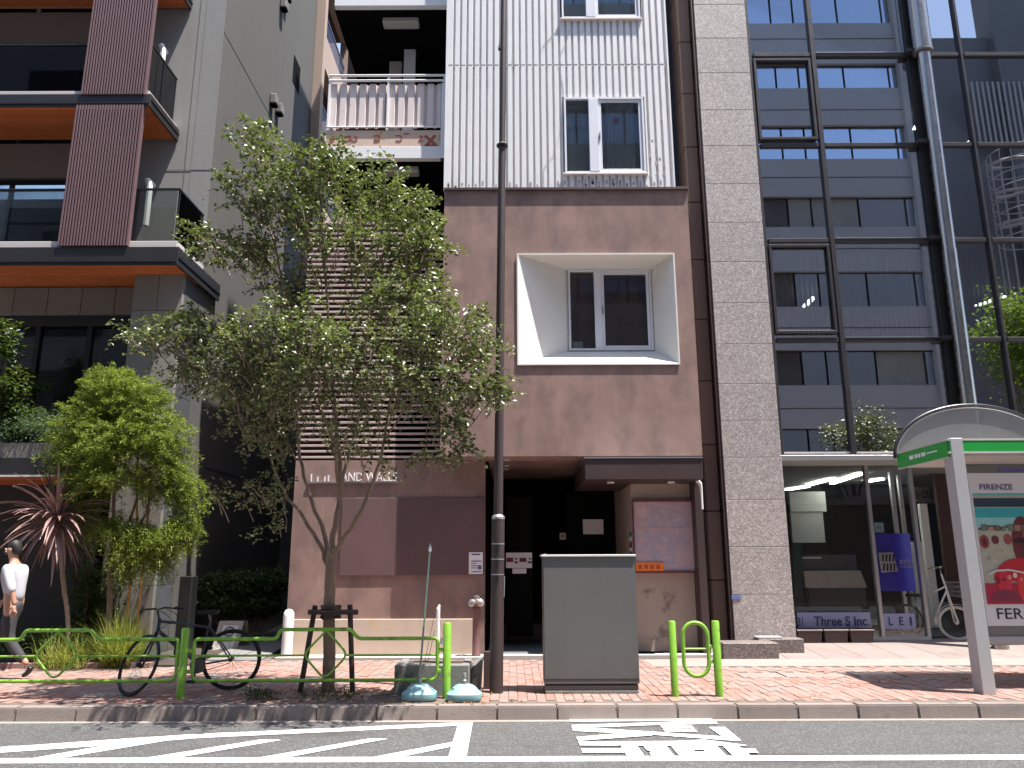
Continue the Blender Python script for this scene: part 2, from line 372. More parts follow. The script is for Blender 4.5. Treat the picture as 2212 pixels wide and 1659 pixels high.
M['oppdark'] = pm('dark_cladding', (0.15, 0.155, 0.17), 0.7, var=0.15, vs=0.6, fine=0.05, bump=0.1)
M['oppglass'] = glass('strip_window_glass', 0.75, (0.02, 0.02, 0.02), (0.75, 0.85, 1.0))
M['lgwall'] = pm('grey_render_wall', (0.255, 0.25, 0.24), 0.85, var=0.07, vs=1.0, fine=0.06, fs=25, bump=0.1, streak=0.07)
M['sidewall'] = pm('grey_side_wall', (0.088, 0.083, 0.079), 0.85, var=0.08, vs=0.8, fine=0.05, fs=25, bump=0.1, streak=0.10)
M['beigew'] = pm('warm_beige_wall', (0.40, 0.30, 0.245), 0.85, var=0.06, vs=1.0, fine=0.05, bump=0.1, streak=0.06)
M['balwall'] = pm('shaded_balcony_wall', (0.215, 0.17, 0.142), 0.85, var=0.08, vs=1.0, fine=0.05, bump=0.1)  # same wall as the grey render, its shaded tone put into the colour
M['slat'] = pm('maroon_slat', (0.135, 0.075, 0.082), 0.55, var=0.12, vs=3, fine=0.05, bump=0.05)
M['slatgap'] = pm('slat_backing', (0.03, 0.018, 0.02), 0.8, fine=0, bump=0)
M['wood'] = pm('orange_wood_soffit', (0.56, 0.15, 0.045), 0.5, var=0.2, vs=5, fine=0.12, fs=30, bump=0.1, island=0.12, stretch=(1, 0.1, 1))
M['fascia'] = pm('charcoal_fascia', (0.022, 0.021, 0.022), 0.5, 0.2, var=0.15, fine=0.03, bump=0.03)
M['coping'] = pm('pale_coping', (0.50, 0.46, 0.44), 0.6, var=0.08, fine=0.04)
M['balglass'] = glass('balcony_glass', 0.045, (0.66, 0.68, 0.67))
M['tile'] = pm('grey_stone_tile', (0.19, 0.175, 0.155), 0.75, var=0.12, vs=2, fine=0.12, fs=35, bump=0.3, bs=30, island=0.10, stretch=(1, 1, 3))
M['tiled'] = pm('shaded_stone_tile', (0.070, 0.074, 0.082), 0.7, var=0.12, vs=2, fine=0.1, bump=0.2, island=0.1)  # same pillar tile; bluish shade of its side face put into the colour
M['darkroom'] = pm('dark_room', (0.03, 0.03, 0.03), 0.8, var=0.3, vs=1, fine=0, bump=0)

# ------------------------------------------------------------------ the ground
ZR = -0.14
YK = gp(1800, 1523, 0).y                                   # kerb front face
road = MB()
road.quad((-120, -16, ZR), (120, -16, ZR), (120, YK + 0.02, ZR), (-120, YK + 0.02, ZR))
road = tag(road.build('road', M['asphalt']), kind='structure')
zc = [0.003]
def mark(pts, name='road_marking', dz=0.0):
    zc[0] += 0.0004
    P = [gp(x, y, ZR + zc[0]) for x, y in pts]
    m = MB(); m.prism(P, (0, 0, 0.002)); return m.build(name, M['paint'], road)
yl0, yl1 = gp(1106, 1635, ZR).y, gp(1106, 1645.5, ZR).y
MB().box(-40, 40, yl1, yl0, ZR + 0.002, ZR + 0.0035).build('lane_line', M['paint'], road)
mark([(-60, 1619), (233, 1598.6), (433, 1585.5), (737, 1572.3), (990.6, 1561), (988, 1567.5), (737, 1580), (433, 1594), (233, 1610), (-60, 1630)], 'hatch_line')
mark([(990.6, 1561.5), (1021, 1560.5), (1007, 1637), (968, 1637)], 'hatch_line')
for pts in ([(66, 1639), (123, 1639), (362, 1599.5), (300, 1598)], [(306, 1639), (370, 1639), (607, 1598.5), (560, 1598.5)], [(547, 1639), (604, 1639), (837, 1596), (797, 1596)], [(794, 1638), (862, 1636), (974, 1613), (978, 1603)], [(-200, 1639), (-130, 1639), (60, 1612), (20, 1612)]):
    mark(pts, 'hatch_stripe')
q = lambda L: [(1198.2 + u * .20833, 1520.7 + v * .20833) for u, v in L]
for L in ([(150, 156), (1622, 152), (1648, 170), (165, 184)], [(172, 220), (1662, 174), (1694, 206), (1100, 216), (200, 252)],
          [(176, 238), (1000, 288), (1735, 338), (1830, 350), (1935, 380), (1830, 380), (1020, 320), (192, 280)], [(1600, 242), (1765, 240), (1935, 380), (1750, 345)],
          [(1095, 222), (1420, 222), (1440, 250), (1118, 252)], [(1122, 260), (1450, 260), (1480, 292), (1145, 288)],
          [(222, 345), (700, 302), (1020, 318), (1010, 326), (245, 382)], [(245, 392), (1230, 386), (1560, 372), (2000, 430), (1700, 434), (262, 430)],
          [(278, 465), (735, 462), (715, 508), (290, 508)], [(690, 440), (855, 438), (930, 535), (745, 535)],
          [(925, 442), (1160, 437), (1235, 535), (1000, 535), (985, 500), (1025, 490), (960, 482)],
          [(1210, 438), (1685, 436), (1720, 475), (1240, 478)], [(1240, 478), (1440, 478), (1455, 497), (1258, 497)], [(1545, 476), (1720, 475), (1738, 495), (1562, 496)], [(1258, 497), (1738, 495), (1785, 535), (1295, 535)],
          [(1750, 440), (1915, 440), (2030, 535), (1845, 535)], [(1950, 466), (2080, 464), (2112, 506), (1990, 508)]):
    mark(q(L), 'road_letter')
gy0 = gp(1106, 1560, ZR).y
gut = tag(MB().box(-60, 60, gy0, YK + 0.01, ZR - 0.1, ZR + 0.004).build('gutter', M['gutter']), kind='structure')
# kerb stones, laid one by one
kerb = tag(MB().box(-60, 60, YK + 0.03, YK + 0.16, ZR - 0.1, -0.03).build('kerb', M['joint']), kind='structure')
SP = 0.632; x0k = X_(1594, 1535, YK)
ksm = MB().box(0.005, SP - 0.005, YK, YK + 0.17, ZR - 0.05, 0.0)
ksm.v = [(x, y + (0.022 if z > -0.01 and y < YK + 0.01 else 0), z) for x, y, z in ksm.v]
ksm = ksm.mesh('kerb_stone', M['kerb'], bev=0.012, seg=2)
for i in range(-24, 24):
    inst('kerb_stone', ksm, (x0k + i * SP, random.uniform(-.004, .004), random.uniform(-.004, .003)), kerb)
# pavement: sand bed and bricks
YP0, YP1 = YK + 0.172, 12.5
pav = MB().box(-60, 60, YP0 - 0.01, 30, -0.12, -0.010)
pav = tag(pav.build('pavement', M['joint']), kind='structure')
bw, bl = 0.104, 0.208
bme = MB().box(-bw / 2 + .003, bw / 2 - .003, -bl / 2 + .003, bl / 2 - .003, -0.05, 0).mesh('brick', M['brick'], bev=0.004)
spots = []
for i in range(-72, 96):
    for j in range(-1, 19):
        x = i * bw; y = YP0 + 0.1 + j * bl + (bl / 2 if i % 2 else 0)
        if y + bl / 2 > YP1 or y - bl / 2 < YP0: continue
        if -1.62 < x < -0.36 and y < YP0 + 0.55: continue     # stone-edged bed beside the trunk
        if 3.0 < x < 5.1 and 10.62 < y < 11.0: continue         # inspection cover
        if x > 2.0 and y > 11.55: continue                        # concrete strip before the forecourt
        v = CM.transposed() @ (Vector((x, y, 0)) - CAMP); u = 1106 + FPX * v.x / -v.z
        spots.append((x, y, 0 < u < 2212))
inview = sorted([s for s in spots if s[2]], key=lambda s: s[0] ** 2 * 0.6 + s[1] ** 2 + (14 if s[0] < -0.4 else 0))
sel = set(inview[:296]); bulk = MB()
for s in spots:
    dz = random.uniform(-0.004, 0.003)
    if s in sel:
        inst('brick', bme, (s[0], s[1], dz), pav, (random.uniform(-.01, .01), random.uniform(-.01, .01), random.uniform(-.012, .012)))
    else:
        bulk.box(s[0] - bw / 2 + .003, s[0] + bw / 2 - .003, s[1] - bl / 2 + .003, s[1] + bl / 2 - .003, -0.04, dz)
tag(bulk.build('brick', M['brick'], pav), kind='stuff')
MB().box(2.0, 14, 11.62, 12.42, -0.05, 0.004).build('concrete_strip', M['gutter'], pav, bev=0.004)
cov = MB().box(3.0, 5.1, 10.62, 11.0, -0.04, -0.001).build('inspection_cover', M['forecourt'], pav, bev=0.004)
for x in (3.55, 4.5): MB().box(x, x + 0.02, 10.62, 11.0, -0.001, 0.004).build('cover_joint', M['black'], cov)
# forecourt of the office building: sloping slabs
fc = tag(MB().prism([(2.4, 12.44, -0.03), (2.4, 14.6, 0.125), (2.4, 14.6, -0.1), (2.4, 12.44, -0.1)], (12, 0, 0)).build('forecourt', M['joint']), kind='structure')
slope = math.atan2(0.155, 2.16)
tm = MB().box(0.004, 0.596, 0.004, 0.526, -0.03, 0.0).mesh('paving_slab', M['forecourt'], bev=0.003)
for i in range(18):
    for j in range(4):
        inst('paving_slab', tm, (2.42 + i * 0.6, 12.44 + j * 0.53, 0.004 + j * 0.53 * math.tan(slope)), fc, (slope, 0, 0))
# planting bed before the apartments and the alley path
bed = tag(MB().box(-16, -4.75, 11.75, 12.9, -0.05, 0.03).build('planting_bed', M['soil']), kind='structure')
for i in range(18):
    MB().box(-16 + i * 0.6 + .004, -16 + i * 0.6 + .596, 11.63, 11.75, -0.05, 0.075).build('edging_brick', M['brick'], bed, bev=0.006)
alley = tag(MB().prism([(-4.74, 12.5, 0.004), (-3.9, 12.5, 0.004), (-3.9, 19, 0.36), (-4.74, 19, 0.36)], (0, 0, -0.1)).build('alley_path', M['concrete']), kind='structure')
tag(MB().prism([(-5.78, 12.9, 0.01), (-4.742, 12.9, 0.01), (-4.742, 25, 0.36), (-5.78, 25, 0.36)], (0, 0, -0.1)).build('alley_ground', M['soil']), kind='structure')
# far pavement across the road, behind the photographer
tag(MB().box(-60, 60, -6.1, -1.2, ZR - 0.1, 0.0).build('opposite_pavement', M['gutter']), kind='structure')
# ------------------------------------------------------------------ narrow brown building in the middle
YB0, YC, YW = 12.6, 12.68, 13.0
nb = thing('narrow_building', 'narrow building with white corrugated upper floors over a brown plastered block and louvred side', 'building', (-0.5, YW, 0))
xl, xr = X_(957, 600, YB0), X_(1501, 700, YB0)
zt, zb = Z_(1220, 412, YB0), Z_(1280, 985, YB0)
# deep white window funnel
ox0, ox1, oz0, oz1 = X_(1120, 700, YB0), X_(1461, 700, YB0), Z_(1290, 786, YB0), Z_(1290, 551, YB0)
YI = 13.15
ix0, ix1, iz0, iz1 = X_(1228, 670, YI), X_(1408, 670, YI), Z_(1315, 758, YI), Z_(1315, 584, YI)
m = MB()
m.box(xl, xr, YB0, 13.3, oz1 + 0.03, zt).box(xl, xr, YB0, 13.3, zb, oz0 - 0.03).box(xl, ox0 - 0.03, YB0, 13.3, oz0 - 0.03, oz1 + 0.03).box(ox1 + 0.03, xr, YB0, 13.3, oz0 - 0.03, oz1 + 0.03)
m.box(xl, xr, 13.3, 17.2, zb + 0.3, zt)
m.build('upper_wall', M['plaster'], nb)
m = MB()
yf = YB0 - 0.03
O = [(ox0, oz0), (ox1, oz0), (ox1, oz1), (ox0, oz1)]; I = [(ix0, iz0), (ix1, iz0), (ix1, iz1), (ix0, iz1)]
for k in range(4):
    a, b = O[k], O[(k + 1) % 4]; c, d = I[(k + 1) % 4], I[k]
    m.hexa([(a[0], yf + .004, a[1]), (b[0], yf + .004, b[1]), (c[0], YI, c[1]), (d[0], YI, d[1])] +
           [(a[0] + (-.025 if a[0] == ox0 else .025), yf + .004, a[1] + (-.025 if a[1] == oz0 else .025)), (b[0] + (-.025 if b[0] == ox0 else .025), yf + .004, b[1] + (-.025 if b[1] == oz0 else .025)),
            (c[0] + (-.025 if c[0] == ix0 else .025), YI, c[1] + (-.025 if c[1] == iz0 else .025)), (d[0] + (-.025 if d[0] == ix0 else .025), YI, d[1] + (-.025 if d[1] == iz0 else .025))])
fun = m.build('window_surround', M['reveal'], nb)
def window(x0, x1, z0, z1, Y, px, parent, fr, name='window', back=True, curtain=False, depth=0.09, top=True):
    """white sliding window: fixed left pane, sash frame on the right; px = split points"""
    t = 0.035; f = MB()
    f.box(x0, x1, Y - 0.02, Y + depth, z0, z0 + t).box(x0, x0 + t, Y - 0.02, Y + depth, z0 + t, z1 - t).box(x1 - t, x1, Y - 0.02, Y + depth, z0 + t, z1 - t)
    if top: f.box(x0, x1, Y - 0.02, Y + depth, z1 - t, z1)
    a, b = px
    f.box(a, b, Y - 0.025, Y + depth, z0 + t, z1 - t)
    w = f.build(name, fr, parent, bev=0.004)
    s = 0.055; g = MB()
    g.box(b + .004, x1 - t - .004, Y + .0, Y + .05, z0 + t + .004, z0 + t + s).box(b + .004, x1 - t - .004, Y, Y + .05, z1 - t - s, z1 - t - .004)
    g.box(b + .004, b + s, Y, Y + .05, z0 + t + s, z1 - t - s).box(x1 - t - s, x1 - t - .004, Y, Y + .05, z0 + t + s, z1 - t - s)
    g.build('sash', fr, w, bev=0.003)
    MB().box(x0 + t, a, Y + .03, Y + .036, z0 + t, z1 - t).build('pane', M['winglass'], w)
    MB().box(b + s, x1 - t - s, Y + .022, Y + .028, z0 + t + s, z1 - t - s).build('pane', M['winglass'], w)
    if back:
        r = MB(); r.box(x0 + t, x1 - t, Y + .22, Y + .25, z0, z1).box(x0 + t, x1 - t, Y + .1, Y + .5, z1 - .005, z1 + .03).box(x0 + t, x1 - t, Y + .1, Y + .5, z0 - .03, z0 + .005)
        r.build('room_backing', M['winback'], w)
    MB().box(b + .012, b + .03, Y - .045, Y, (z0 + z1) / 2 - .09, (z0 + z1) / 2 + .06).build('latch', M['alu'], w, bev=.004)
    if curtain:
        n = 34; c = MB(); xa, xb = b + s + .1, x1 - t - s - .06
        P = [(xa + (xb - xa) * i / n, Y + .12 + .02 * math.sin(i * 1.9)) for i in range(n + 1)]
        for i in range(n): c.quad((P[i][0], P[i][1], z0 + .08), (P[i + 1][0], P[i + 1][1], z0 + .08), (P[i + 1][0], P[i + 1][1], z1 - .05), (P[i][0], P[i][1], z1 - .05))
        c.build('curtain', M['curtain'], w, smooth=True)
    return w
ww = window(ix0, ix1, iz0, iz1, YI - 0.03, (X_(1284, 670, YI), X_(1299, 670, YI)), nb, M['frame'])
xs0 = X_(1375, 660, YI + .3)
st = MB()
for k in range(3): st.box(xs0 - .25, xs0 + .04, YI + .2, YI + .3, iz0 + .15 + k * .33, iz0 + .34 + k * .33)
st.build('stacked_boxes', M['curtain'], ww)
MB().box(ix0 + .07, ix0 + .25, YI + .06, YI + .08, iz0 + .05, iz0 + .19).build('window_card', M['paper'], ww)
# coping on the block and white corrugated cladding above
zc0 = zt
MB().box(xl - .01, xr + .02, YB0 - .045, YC + .3, zt, zt + .05).build('coping', M['metalbrown'], nb, bev=.004)
cx0, cx1 = X_(967, 250, YC), X_(1447, 250, YC)
zs = Z_(1200, 142, YC)
def corrugated(x0, x1, z0, z1, Y, pitch, dep, name, mat, parent, th=0.004, origin=None):
    o = origin if origin is not None else x0; m = MB(); pr = []
    i = math.floor((x0 - o) / pitch) - 1
    while o + i * pitch < x1 + pitch:
        b = o + i * pitch
        for dx, dy in ((0, 0), (0.60, 0), (0.68, 1), (0.90, 1)): pr.append((b + dx * pitch, Y + dy * dep))
        i += 1
    out = []
    for (xa, ya), (xb, yb) in zip(pr, pr[1:]):
        if xb <= x0 or xa >= x1: continue
        A, B = max(xa, x0), min(xb, x1); f = lambda x: ya + (yb - ya) * (x - xa) / (xb - xa)
        out.append(((A, f(A)), (B, f(B))))
    for (a, b) in out:
        m.quad((a[0], a[1], z0), (b[0], b[1], z0), (b[0], b[1], z1), (a[0], a[1], z1))
        m.quad((a[0], a[1] + th + .01, z1), (b[0], b[1] + th + .01, z1), (b[0], b[1], z1), (a[0], a[1], z1))
        m.quad((a[0], a[1], z0), (b[0], b[1], z0), (b[0], b[1] + th + .01, z0), (a[0], a[1] + th + .01, z0))
    return m.build(name, mat, parent)
w2 = (X_(1219, 295, YC), X_(1392, 295, YC), Z_(1305, 375, YC), Z_(1305, 212, YC))
w3 = (X_(1213, 20, YC), X_(1382, 20, YC), Z_(1300, 41, YC), Z_(1300, 41, YC) + 1.4)
PT = 0.1235
ztop = 22.0
L = 0.03
for (a, b, c, d) in ((cx0, w2[0] - L, zt + .05, zs), (w2[1] + L, cx1, zt + .05, zs), (w2[0] - L, w2[1] + L, zt + .05, w2[2] - L), (w2[0] - L, w2[1] + L, w2[3] + L, zs),
                     (cx0, w3[0] - L, zs + .035, ztop), (w3[1] + L, cx1, zs + .035, ztop), (w3[0] - L, w3[1] + L, zs + .035, w3[2] - L), (w3[0] - L, w3[1] + L, w3[3] + L, ztop)):
    corrugated(a, b, c, d, YC, PT, 0.045, 'cladding_sheet', M['corr'], nb, origin=cx0)
MB().box(cx0, cx1, YC + .02, YC + .06, zs - .005, zs + .04).build('lap_flashing', M['corr'], nb)
MB().box(cx0 - .05, cx0 - .002, YC - .004, YC + .52, zt + .05, ztop).build('corner_trim', M['white'], nb)
MB().box(cx1 + .002, cx1 + .03, YC - .004, YC + .52, zt + .05, ztop).build('corner_trim', M['white'], nb)
mm = MB()
mm.box(cx0, cx1, YC + .5, 16.5, zt + .05, ztop)
for (a, b, c, d) in ((cx0, w2[0] - .01, zt + .05, w3[2] - .02), (w2[1] + .01, cx1, zt + .05, w3[2] - .02)): mm.box(a, b, YC + .05, YC + .5, c, d)
mm.build('core_wall', M['white'], nb)
for wv, cur in ((w2, True), (w3, True)):
    k = window(wv[0], wv[1], wv[2], wv[3], YC - .01, (wv[0] + (wv[1] - wv[0]) * .31, wv[0] + (wv[1] - wv[0]) * .43), nb, M['frame'], curtain=cur)
    MB().box(wv[0] - .04, wv[1] + .03, YC - .05, YC + .1, wv[2] - .035, wv[2] - .002).build('sill', M['corrpink'], k, bev=.004)
    if wv is w2:
        xm = X_(1331, 262, YC + .1); zm = Z_(1331, 262, YC + .1)
        MB().lathe([(.0, -.07), (.035, -.04), (.05, 0.0), (.045, .04), (.0, .06)], (xm, YC + .085, zm), 10).build('red_ornament', M['red'], k, smooth=True)
        j = MB()
        for a in range(9): j.box(wv[0] + .06 + a * .04, wv[0] + .085 + a * .04, YC + .1, YC + .12, wv[3] - .5 - .03 * (a % 3), wv[3] - .35)
        j.build('hanging_bits', M['curtain'], k)
# hairline cracks and a loose wire on the cladding
wire = MB(); yw_ = YC - .008
wire.tube([at(x, y, yw_) for x, y in ((1218, 195), (1217, 240), (1209, 290), (1196, 335), (1175, 362), (1175, 405))], .003, 5)
wire.tube([at(x, y, yw_) for x, y in ((1214, 48), (1200, 68), (1174, 98), (1170, 112))], .004, 5)
wire.tube([at(x, y, yw_) for x, y in ((1230, 62), (1224, 92), (1213, 112), (1207, 140), (1214, 170), (1218, 195))], .0035, 5)
wire.build('loose_wire', M['alu'], nb)
# rusted fastener marks: small plates of bare metal at the cladding foot
rr = random.Random(4); bpm = pm('bare_metal_patch', (0.40, 0.33, 0.31), 0.8, var=0.3, vs=9, fine=0.1)
for i in range(64):
    k = rr.choice((0, 0, 1, 2)); b = cx0 + int(rr.uniform(0, (cx1 - cx0) / PT - 1)) * PT + .01
    z = zt + .09 + rr.uniform(0, .12) if k < 2 else zt + rr.uniform(.3, 1.4)
    if w2[0] - .1 < b < w2[1] + .02 and z > w2[2] - .12: continue
    if k == 2 and b < w2[1]: b = w2[1] + .05 + PT * rr.choice((0, 1, 2))
    if b > cx1 - .1: continue
    MB().box(b + rr.uniform(0, .015), b + rr.uniform(.03, .05), YC - .004, YC - .002, z, z + rr.uniform(.03, .09)).build('bare_patch', bpm, nb)
# ----- open balconies left of the cladding
YA = 12.9; ba0, ba1 = X_(708, 230, YA), cx0 - .055
def zA(y): return Z_(835, y, YA)
MB().box(ba0, ba1, YA, 16.5, zA(342), zA(316)).build('balcony_slab', M['white'], nb, bev=.006)
MB().box(ba0 + .02, ba1, YA, 16.5, zA(12), zA(12) + .5).build('balcony_slab', M['white'], nb, bev=.006)
MB().box(ba0, ba1 - .06, YA + .01, YA + .06, zA(315), zA(281)).build('mural_board', M['mural'], nb)
rr = random.Random(9)
for (x0, y0, L_) in ((741, 291, [(0, 3), (0, 12), (6, 14), (6, 4), (14, 3), (14, 12), (6, 14)]), (757, 291, [(0, 2), (0, 10), (8, 14), (14, 12), (14, 4), (8, 5)]), (806, 291, [(0, 3), (10, 2), (15, 5), (14, 12), (4, 15), (3, 10), (10, 9)]), (855, 291, [(0, 12), (6, 14), (12, 12), (13, 4), (8, 2), (0, 2)]), (858, 289, [(14, 0), (26, 0)]), (905, 291, [(0, 3), (8, 4), (0, 13), (9, 14)]), (948, 292, [(0, 2), (8, 2)]), (948, 297, [(0, 4), (8, 4)]), (712, 293, [(0, 9), (6, 13), (10, 8), (4, 5), (10, 2)])):
    P = [at(x0 + a, y0 + b, YA + .006) for a, b in L_]
    pm_ = MB()
    for a, b in zip(P, P[1:]): pm_.bar(a, b, .02, .006, (0, 1, 0))
    pm_.build('painted_mark', M['rust'], nb)
pm_ = MB(); pm_.bar(at(918, 293, YA + .006), at(942, 313, YA + .006), .05, .006, (0, 1, 0)); pm_.bar(at(940, 292, YA + .006), at(922, 313, YA + .006), .05, .005, (0, 1, 0)); pm_.bar(at(917, 313.5, YA + .006), at(944, 313.5, YA + .006), .03, .005, (0, 1, 0))
pm_.build('painted_mark', M['rust'], nb)
corrugated(ba0 + .04, ba1 - .1, zA(273), zA(180), YA + .02, PT * 1.48, .05, 'parapet_sheet', M['corrpink'], nb)
pr = MB()
for y, r in ((164, .022), (175, .022), (275, .016)): pr.tube([(ba0, YA - .01, zA(y)), (ba1, YA - .01, zA(y))], r, 8)
for x in (ba0 + .02, X_(838, 220, YA), ba1 - .03): pr.box(x - .018, x + .018, YA - .02, YA + .02, zA(281), zA(164))
pr.build('balcony_rail', M['white'], nb)
MB().box(ba1 - .09, ba1, YA - .01, YA + .3, zA(342), zA(180)).build('edge_post', M['white'], nb)
for yy, dz in ((12, 0), (342, 0)):
    zc_ = zA(yy) - .002; q0 = at(828, 62 if yy == 12 else 382, YA)
    yc_ = (Vector((0, 0, zc_ - 1.5)).z) / ray(866, 44 if yy == 12 else 364).z * ray(866, 44 if yy == 12 else 364).y
    x0_, x1_ = X_(828, 48 if yy == 12 else 368, yc_), X_(905, 48 if yy == 12 else 368, yc_)
    if yy == 342: x0_ += 0; 
    MB().box(x0_, x1_, yc_ - .11, yc_ + .12, zc_ - .12, zc_).build('ceiling_light', M['lamp'], nb, bev=.02)
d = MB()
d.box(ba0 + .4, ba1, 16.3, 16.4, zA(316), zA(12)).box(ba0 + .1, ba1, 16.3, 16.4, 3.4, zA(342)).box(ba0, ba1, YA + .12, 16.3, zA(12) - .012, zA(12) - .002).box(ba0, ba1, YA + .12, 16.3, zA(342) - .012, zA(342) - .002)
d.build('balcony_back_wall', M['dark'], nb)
MB().box(X_(627, 1200, YW) + .01, cx1 - .01, 17.3, 19.55, 0, 21.5).build('rear_sun_block', M['sidewall'], nb)  # unseen rear mass, added to keep sun off the alley end wall
MB().box(X_(752, 120, 15.6), X_(842, 120, 15.6), 15.6, 15.7, zA(316), Z_(800, 92, 15.6)).build('corridor_wall', M['redwall'], nb)
MB().box(X_(842, 120, 14.6), X_(868, 120, 14.6), 14.6, 14.7, zA(316), Z_(855, 97, 14.6)).build('partition', M['coping'], nb)
MB().box(X_(873, 120, 14.2), X_(897, 120, 14.2), 14.2, 14.3, zA(316), Z_(885, 96, 14.2)).build('partition', M['white'], nb)
MB().box(X_(900, 120, 15.0), X_(940, 120, 15.0), 15.0, 15.2, Z_(920, 118, 15.0), Z_(920, 102, 15.0)).build('duct_box', M['lamp'], nb)
# ----- louvre of thin slats beside the block
lx0, lx1 = X_(650, 800, YW), xl - .004
lz0, lz1 = Z_(800, 992, YW), Z_(800, 475, YW)
NS = 44; sp = (lz1 - lz0) / NS
sm = MB().box(lx0, lx1, YW, YW + .035, 0, .036).mesh('louvre_slat', M['louver'], bev=.003)
for i in range(NS): inst('louvre_slat', sm, (0, random.uniform(-.003, .003), lz0 + i * sp + .02), nb)
v = MB()
for x in (lx0 + .02, (lx0 * 2 + lx1) / 3, (lx0 + 2 * lx1) / 3, lx1 - .03): v.box(x - .015, x + .015, YW + .037, YW + .08, lz0, lz1)
v.build('louvre_support', M['metalbrown'], nb)
lm = X_(826, 900, YW)
MB().box(lx0 + .02, lm, YW + .16, YW + .22, lz0, lz1).build('louvre_backing', M['louverback'], nb)
MB().box(lm + .005, lx1, YW + .9, YW + 1.0, lz0, lz1 + .9).build('louvre_backing', M['dark'], nb)
# ----- ground floor left wall, panel, plinth
gx0, gx1 = X_(627, 1200, YW), X_(1047, 1200, YW)
gz1 = Z_(800, 994, YW); zpl = Z_(800, 1337, YW)
MB().box(gx0, gx1, YW, 16.4, zpl, gz1).build('ground_floor_wall', M['plaster'], nb)
zs0 = Z_(1000, 1003, YW)
MB().hexa([(xl, YB0 + .003, zb - .002), (gx1 - .002, YB0 + .003, zb - .002), (gx1 - .002, YW + .05, gz1), (xl, YW + .05, gz1), (xl, YB0 + .003, zb + .2), (gx1 - .002, YB0 + .003, zb + .2), (gx1 - .002, YW + .05, zb + .2), (xl, YW + .05, zb + .2)]).build('soffit', M['plaster'], nb)
MB().box(X_(735, 1200, YW), gx1 - .012, YW - .03, YW - .002, Z_(800, 1243, YW), Z_(800, 1076, YW)).build('wall_panel', M['panel'], nb, bev=.003)
MB().box(gx0 - .02, X_(1024, 1370, YW), YW - .05, YW + .3, -.02, zpl).build('plinth', M['plinth'], nb, bev=.006)
MB().box(X_(1024, 1370, YW) + .003, gx1, YW, YW + .3, -.02, zpl).build('plinth', M['plaster'], nb)
MB().box(gx0 - .02, X_(1050, 1415, 12.5), 12.55, YW - .052, -.05, .03).build('step', M['step'], nb, bev=.006)
sg = text_obj('sign_lettering', 'AND WALLS', X_(738, 1030, YW), X_(858, 1030, YW), Z_(800, 1040, YW), Z_(800, 1021, YW), YW - .03, M['white'], nb, .02)
sg2 = MB()
for x, w_ in ((672, 2.5), (686, 2.5), (701, 3), (709, 2.5)): sg2.box(X_(x, 1030, YW), X_(x + w_, 1030, YW), YW - .03, YW - .012, Z_(700, 1040, YW), Z_(700, 1024 + (x % 3) * 3, YW))
MB().box(X_(665, 1040, YW), X_(862, 1040, YW), YW - .035, YW - .003, Z_(700, 1044, YW), Z_(700, 1041, YW)).build('sign_rail', M['alu'], nb)
sg2.build('sign_lettering', M['white'], nb)
# ----- entrance recess, soffit, canopy, pier
ex0, ex1 = gx1, X_(1508, 1100, YB0 + .1)
pxl = X_(1366, 1150, YW); ybk = 15.2
s = MB(); s.box(gx1 + .002, xr - .002, YB0 + .01, 17.0, zb + .012, zb + .2); s.build('entrance_soffit', M['plaster'], nb)
for px, py in ((1095, 994), (1094, 1007), (1093, 1014)):
    c = at(px, py, 13.3 + (py - 994) * .06); yy = (zb - 1.5) / ray(px, py).z * ray(px, py).y
    MB().lathe([(.05, 0), (.055, .012), (.03, .014)], (X_(px, py, yy), yy, zb - .003), 12).build('downlight', M['white'], nb, smooth=True)
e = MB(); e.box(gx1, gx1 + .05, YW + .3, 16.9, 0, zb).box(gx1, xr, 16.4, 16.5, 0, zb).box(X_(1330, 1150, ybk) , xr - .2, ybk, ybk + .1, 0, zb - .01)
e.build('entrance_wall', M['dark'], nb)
MB().box(X_(1225, 1180, 15.1) , X_(1330, 1180, 15.1), 15.1, 15.16, .1, Z_(1280, 1062, 15.1)).build('entrance_door', M['door'], nb)
MB().box(X_(1086, 1350, 15.3), X_(1400, 1350, 15.3), 15.0, 16.3, .0, Z_(1120, 1349, 15.0)).build('entrance_step', M['panel'], nb)
fl = MB(); fl.box(gx1, pxl, YW - .3, 15.0, -.02, .05); fl.build('entrance_floor', pm('slate_floor', (0.11, 0.115, 0.12), 0.7, var=.3, vs=4, fine=.15), nb)
MB().box(gx1 + .004, xr, 12.5, YW - .302, -.05, .06).build('step', M['step'], nb, bev=.006)
pr1 = X_(1497, 1200, YW)
MB().box(pxl, pr1, YW, ybk - .002, .055, Z_(1400, 1030, YW) + .5).build('pier', pm('taupe_plaster', (0.37, 0.295, 0.25), 0.8, var=.12, vs=2, fine=.06, streak=.08, stain=((0.2, 0.15, 0.13), 2.2, 0.62)), nb)
MB().box(pr1 + .003, X_(1526, 1200, YB0), YB0 + .05, YW + 1.5, -.02, zb + .008).build('corner_pillar', M['metalbrown'], nb)
xc0, xc1, yc0 = X_(1264, 1015, 12.2), X_(1518, 1015, 12.2), 12.2
cz0, cz1 = Z_(1390, 1035, 12.2), Z_(1390, 990, 12.2)
cn = MB().box(xc0, xc1, yc0, 14.4, cz0, cz1).build('canopy', M['metalbrown'], nb, bev=.008)
MB().box(xc0 - .01, xc1 + .01, yc0 - .015, 14.4, cz1 + .001, cz1 + .02).build('canopy_cap', M['alu'], cn)
for x in (X_(1318, 1036, 12.6), X_(1448, 1036, 12.6)): MB().lathe([(.06, 0), (.06, .02), (.04, .03)], (x, 12.55, cz0 - .03), 12).build('canopy_lamp', M['white'], cn, smooth=True)
